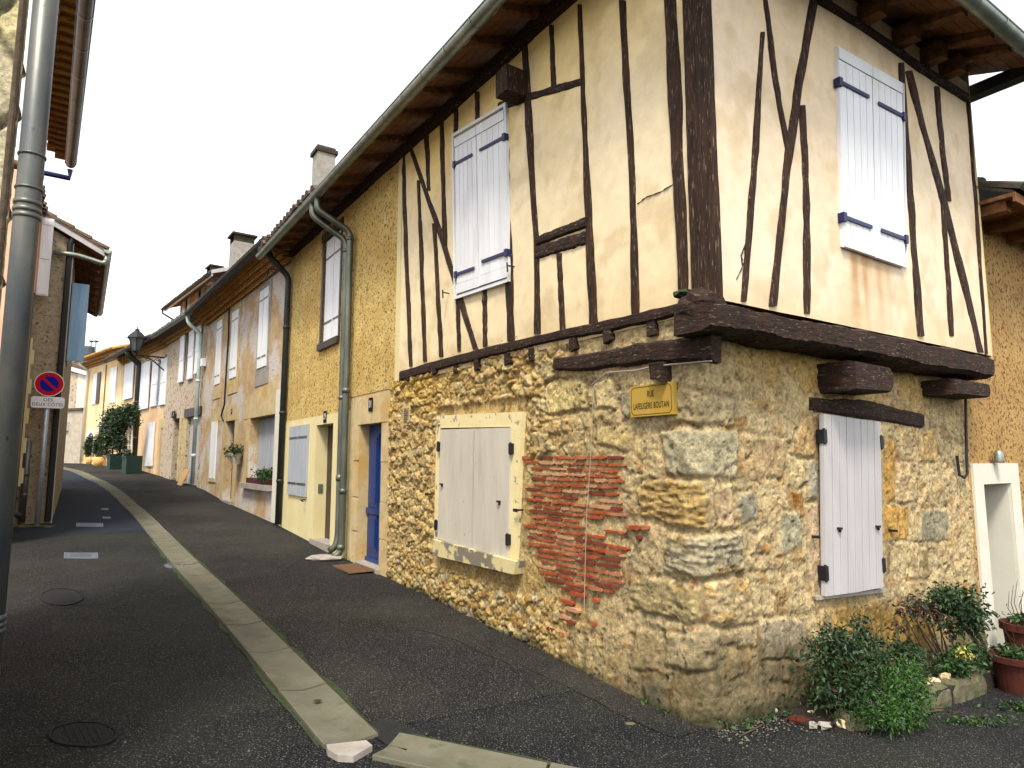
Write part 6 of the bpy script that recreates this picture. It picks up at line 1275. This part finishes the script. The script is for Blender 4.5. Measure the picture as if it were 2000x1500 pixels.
# ground ivy at the kerb foot
mb_b = [(onB_(3.75, .74) + [0, 0, .06], (.16, .1, .08)), (onB_(3.3, .74) + [0, 0, .03], (.2, .08, .05)), (onB_(2.6, .80) + [0, 0, .03], (.25, .07, .05)), (onB_(3.9, .66) + [0, 0, .1], (.1, .08, .09)), (onB_(1.9, .78) + [0, 0, .03], (.3, .06, .05))]
o = leaves(None, mb_b, 1100, .035, MD, name='ground_ivy', seed=31, loc=onB_(3, .75)); tag(o, kind='stuff')
o = leaves(None, [(onB_(t, .06 + .04 * (i % 2)) + [0, 0, .03], (.06, .05, .03)) for i, t in enumerate(np.arange(.1, .8, .12))] + [(np.array([*ab(a, -.07), float(gz(*ab(a, -.07))) + .02]), (.05, .04, .025)) for a in (.3, .5, 1.1, 1.9, 2.6, 6.78, 6.82)], 260, .03, MD, name='weeds', seed=33, loc=onB_(.5, .05)); tag(o, kind='stuff')
def pot(c, r, h, m, rim=.02, taper=.78): 
    return [(0, 0), (r * taper, 0), (r * .93, h * .8), (r + rim * .2, h * .82), (r + rim, h * .84), (r + rim, h), (r - .01, h), (r - .03, h * .9), (0, h * .88)]
p = gpt(1990, 1352); e = empty('flower_pot', p, 'dark red terracotta pot with grassy tufts at the end of the mossy kerb', 'flower pot', 'terracotta pots by the white door')
b = MB(); b.lathe(p, pot(p, .19, .3, 0), 24); b.build('pot', 'terracotta', e, smooth=False); b = MB(); b.lathe(p + [0, 0, .26], [(0, .005), (.17, 0)], 20); b.build('soil', 'soil', e)
leaves(e, [(p + [0, 0, .32], (.17, .17, .05))], 260, .05, MD, seed=41); stems(e, p + [0, 0, .25], [p + [-.12, -.02, .62], p + [-.06, .05, .5], p + [-.02, 0, .56]], .004, m='leaf_brown', seed=6)
p = onB_(B.px(2012, 1255, .35)[0], .30); e = empty('flower_pot', p, 'terracotta pot with dry twigs, cut off by the frame edge behind another pot', 'flower pot', 'terracotta pots by the white door')
b = MB(); b.lathe(p, pot(p, .17, .42, 0), 24); b.build('pot', 'terracotta', e); leaves(e, [(p + [0, 0, .46], (.15, .15, .05))], 160, .045, MD, seed=43); stems(e, p + [0, 0, .4], [p + [-.1 + .06 * k, .02 * k, .72 + .05 * (k % 3)] for k in range(6)], .004, m='leaf_brown', seed=8)
# sill flowers and hung pot on the weathered house
c = np.array(W2.w((rw[0] + rw[1]) / 2, rw[2], .0)); e = empty('flower_box', c, 'leafy green plants in a box on the deep sill of the weathered house', 'flower box'); b = MB(); b.box(W2, rw[0] + .05, rw[1] - .1, rw[2], rw[2] + .12, -.12, .06); b.build('box', 'terracotta', e)
leaves(e, [(np.array(W2.w(rw[0] + .25 + .28 * k, rw[2] + .22, -.02)), (.22, .2, .16 - .02 * k)) for k in range(3)], 700, .075, MD + [('leaf_yellow', .4)], seed=51)
s, z = W2.px(460, 896, .15); c = np.array(W2.w(s, z, .15)); e = empty('hanging_pot', c, 'grey wall-hung pot with trailing green plant beside the doorway of the weathered house', 'flower pot'); b = MB(); b.lathe(c + [0, 0, -.14], [(0, 0), (.12, 0), (.17, .26), (.15, .27), (0, .22)], 16); b.build('pot', 'stucco_light', e)
leaves(e, [(c + [0, 0, .2], (.26, .26, .18)), (c + [0, 0, .05], (.22, .22, .1))], 420, .085, MD + [('leaf_yellow', .5)], seed=52)
# topiary and planters far up the street
def planter_box(u0, u1, v0, v1, label):
    p = gpt((u0 + u1) / 2, v1); dep = p[1]; k = dep / (FPX * CP) ; w_ = (u1 - u0) * k * .8; h_ = (v1 - v0) * k * 1.0; e = empty('planter_box', p, label, 'planter', 'green planter boxes'); wl = Wall(p[:2], W5.d, W5.n); b = MB()
    q = [(-.47, 0), (.47, 0), (.5, 1), (-.5, 1)]; b.hexa([wl.w(a * w_, p[2] + z * h_, -.55) for a, z in q] + [wl.w(a * w_, p[2] + z * h_, 0) for a, z in q]); b.box(wl, -.53 * w_, .53 * w_, p[2] + h_ * .9, p[2] + h_ * 1.003, .001, .03); b.build('box', 'green_box', e); return e, p, k, h_
def far_pt(u, v, dep): return ppt(u, v, dep)
e1_, p1_, k1_, h1_ = planter_box(197, 224, 887, 917, 'dark green planter box with climbing plant, the one nearer the yellow pots'); D1 = p1_[1] + .3
leaves(e1_, [(far_pt(212, 865, D1), (.32, .3, .6)), (far_pt(218, 825, D1), (.45, .35, .5)), (far_pt(232, 808, D1), (.5, .35, .35)), (far_pt(222, 845, D1), (.3, .3, .4))], 4200, .105, DK, seed=61); b = MB(); 
for u in (208, 220): b.tube([far_pt(u, 890, D1), far_pt(u + 3, 800, D1)], .03, 6)
b.build('trellis', 'leaf_brown', e1_)
e2_, p2_, k2_, h2_ = planter_box(224, 258, 891, 925, 'dark green planter box with bushy climber, beside the dark downpipe'); D2 = p2_[1] + .3
leaves(e2_, [(far_pt(236, 865, D2), (.25, .3, .5)), (far_pt(245, 818, D2), (.5, .35, .38)), (far_pt(255, 800, D2), (.28, .3, .25)), (far_pt(232, 835, D2), (.35, .3, .35)), (far_pt(252, 885, D2), (.2, .2, .15))], 4200, .105, DK, seed=62); b = MB()
for u in (240, 250, 257): b.tube([far_pt(u, 890, D2), far_pt(u + 2, 800, D2)], .03, 6)
for v in (870, 850, 830): b.tube([far_pt(238, v, D2), far_pt(259, v, D2)], .02, 6)
b.build('trellis', 'cream_white', e2_)
for i, (u, v0, v1, w_, ub, vb0, vb1, wb, lb) in enumerate([(153, 891, 904, 20, 153, 846, 892, 25, 'small topiary bush in an orange clay pot, farthest of the pots by the yellow house'), (170, 893, 907, 13, 172, 850, 895, 15, 'dark bush in a pale yellow pot, between two other potted bushes'), (186, 893, 911, 21, 190, 848, 896, 20, 'dark bush in the widest pale yellow pot beside the green planter boxes')]):
    p = gpt(u, v1); dep = p[1]; k = dep / (FPX * CP); e = empty('potted_bush', p, lb, 'potted bush', 'potted bushes by the yellow house'); h_ = (v1 - v0) * k; r_ = w_ * k / 2 * .85; b = MB(); b.lathe(p + [0, r_, 0], [(0, 0), (r_ * .85, 0), (r_, h_ * .5), (r_ * .95, h_), (r_ * .85, h_), (0, h_ * .9)], 16); b.build('pot', 'terracotta_pale' if i else 'terracotta_pale', e, smooth=True)
    c = ppt(ub, (vb0 + vb1) / 2, dep + r_); leaves(e, [(c, (wb * k * .42, wb * k * .42, (vb1 - vb0) * k * .45)), (c + [.1, 0, .2], (wb * k * .3, wb * k * .3, (vb1 - vb0) * k * .4))], 2200, .085, DK, seed=70 + i)
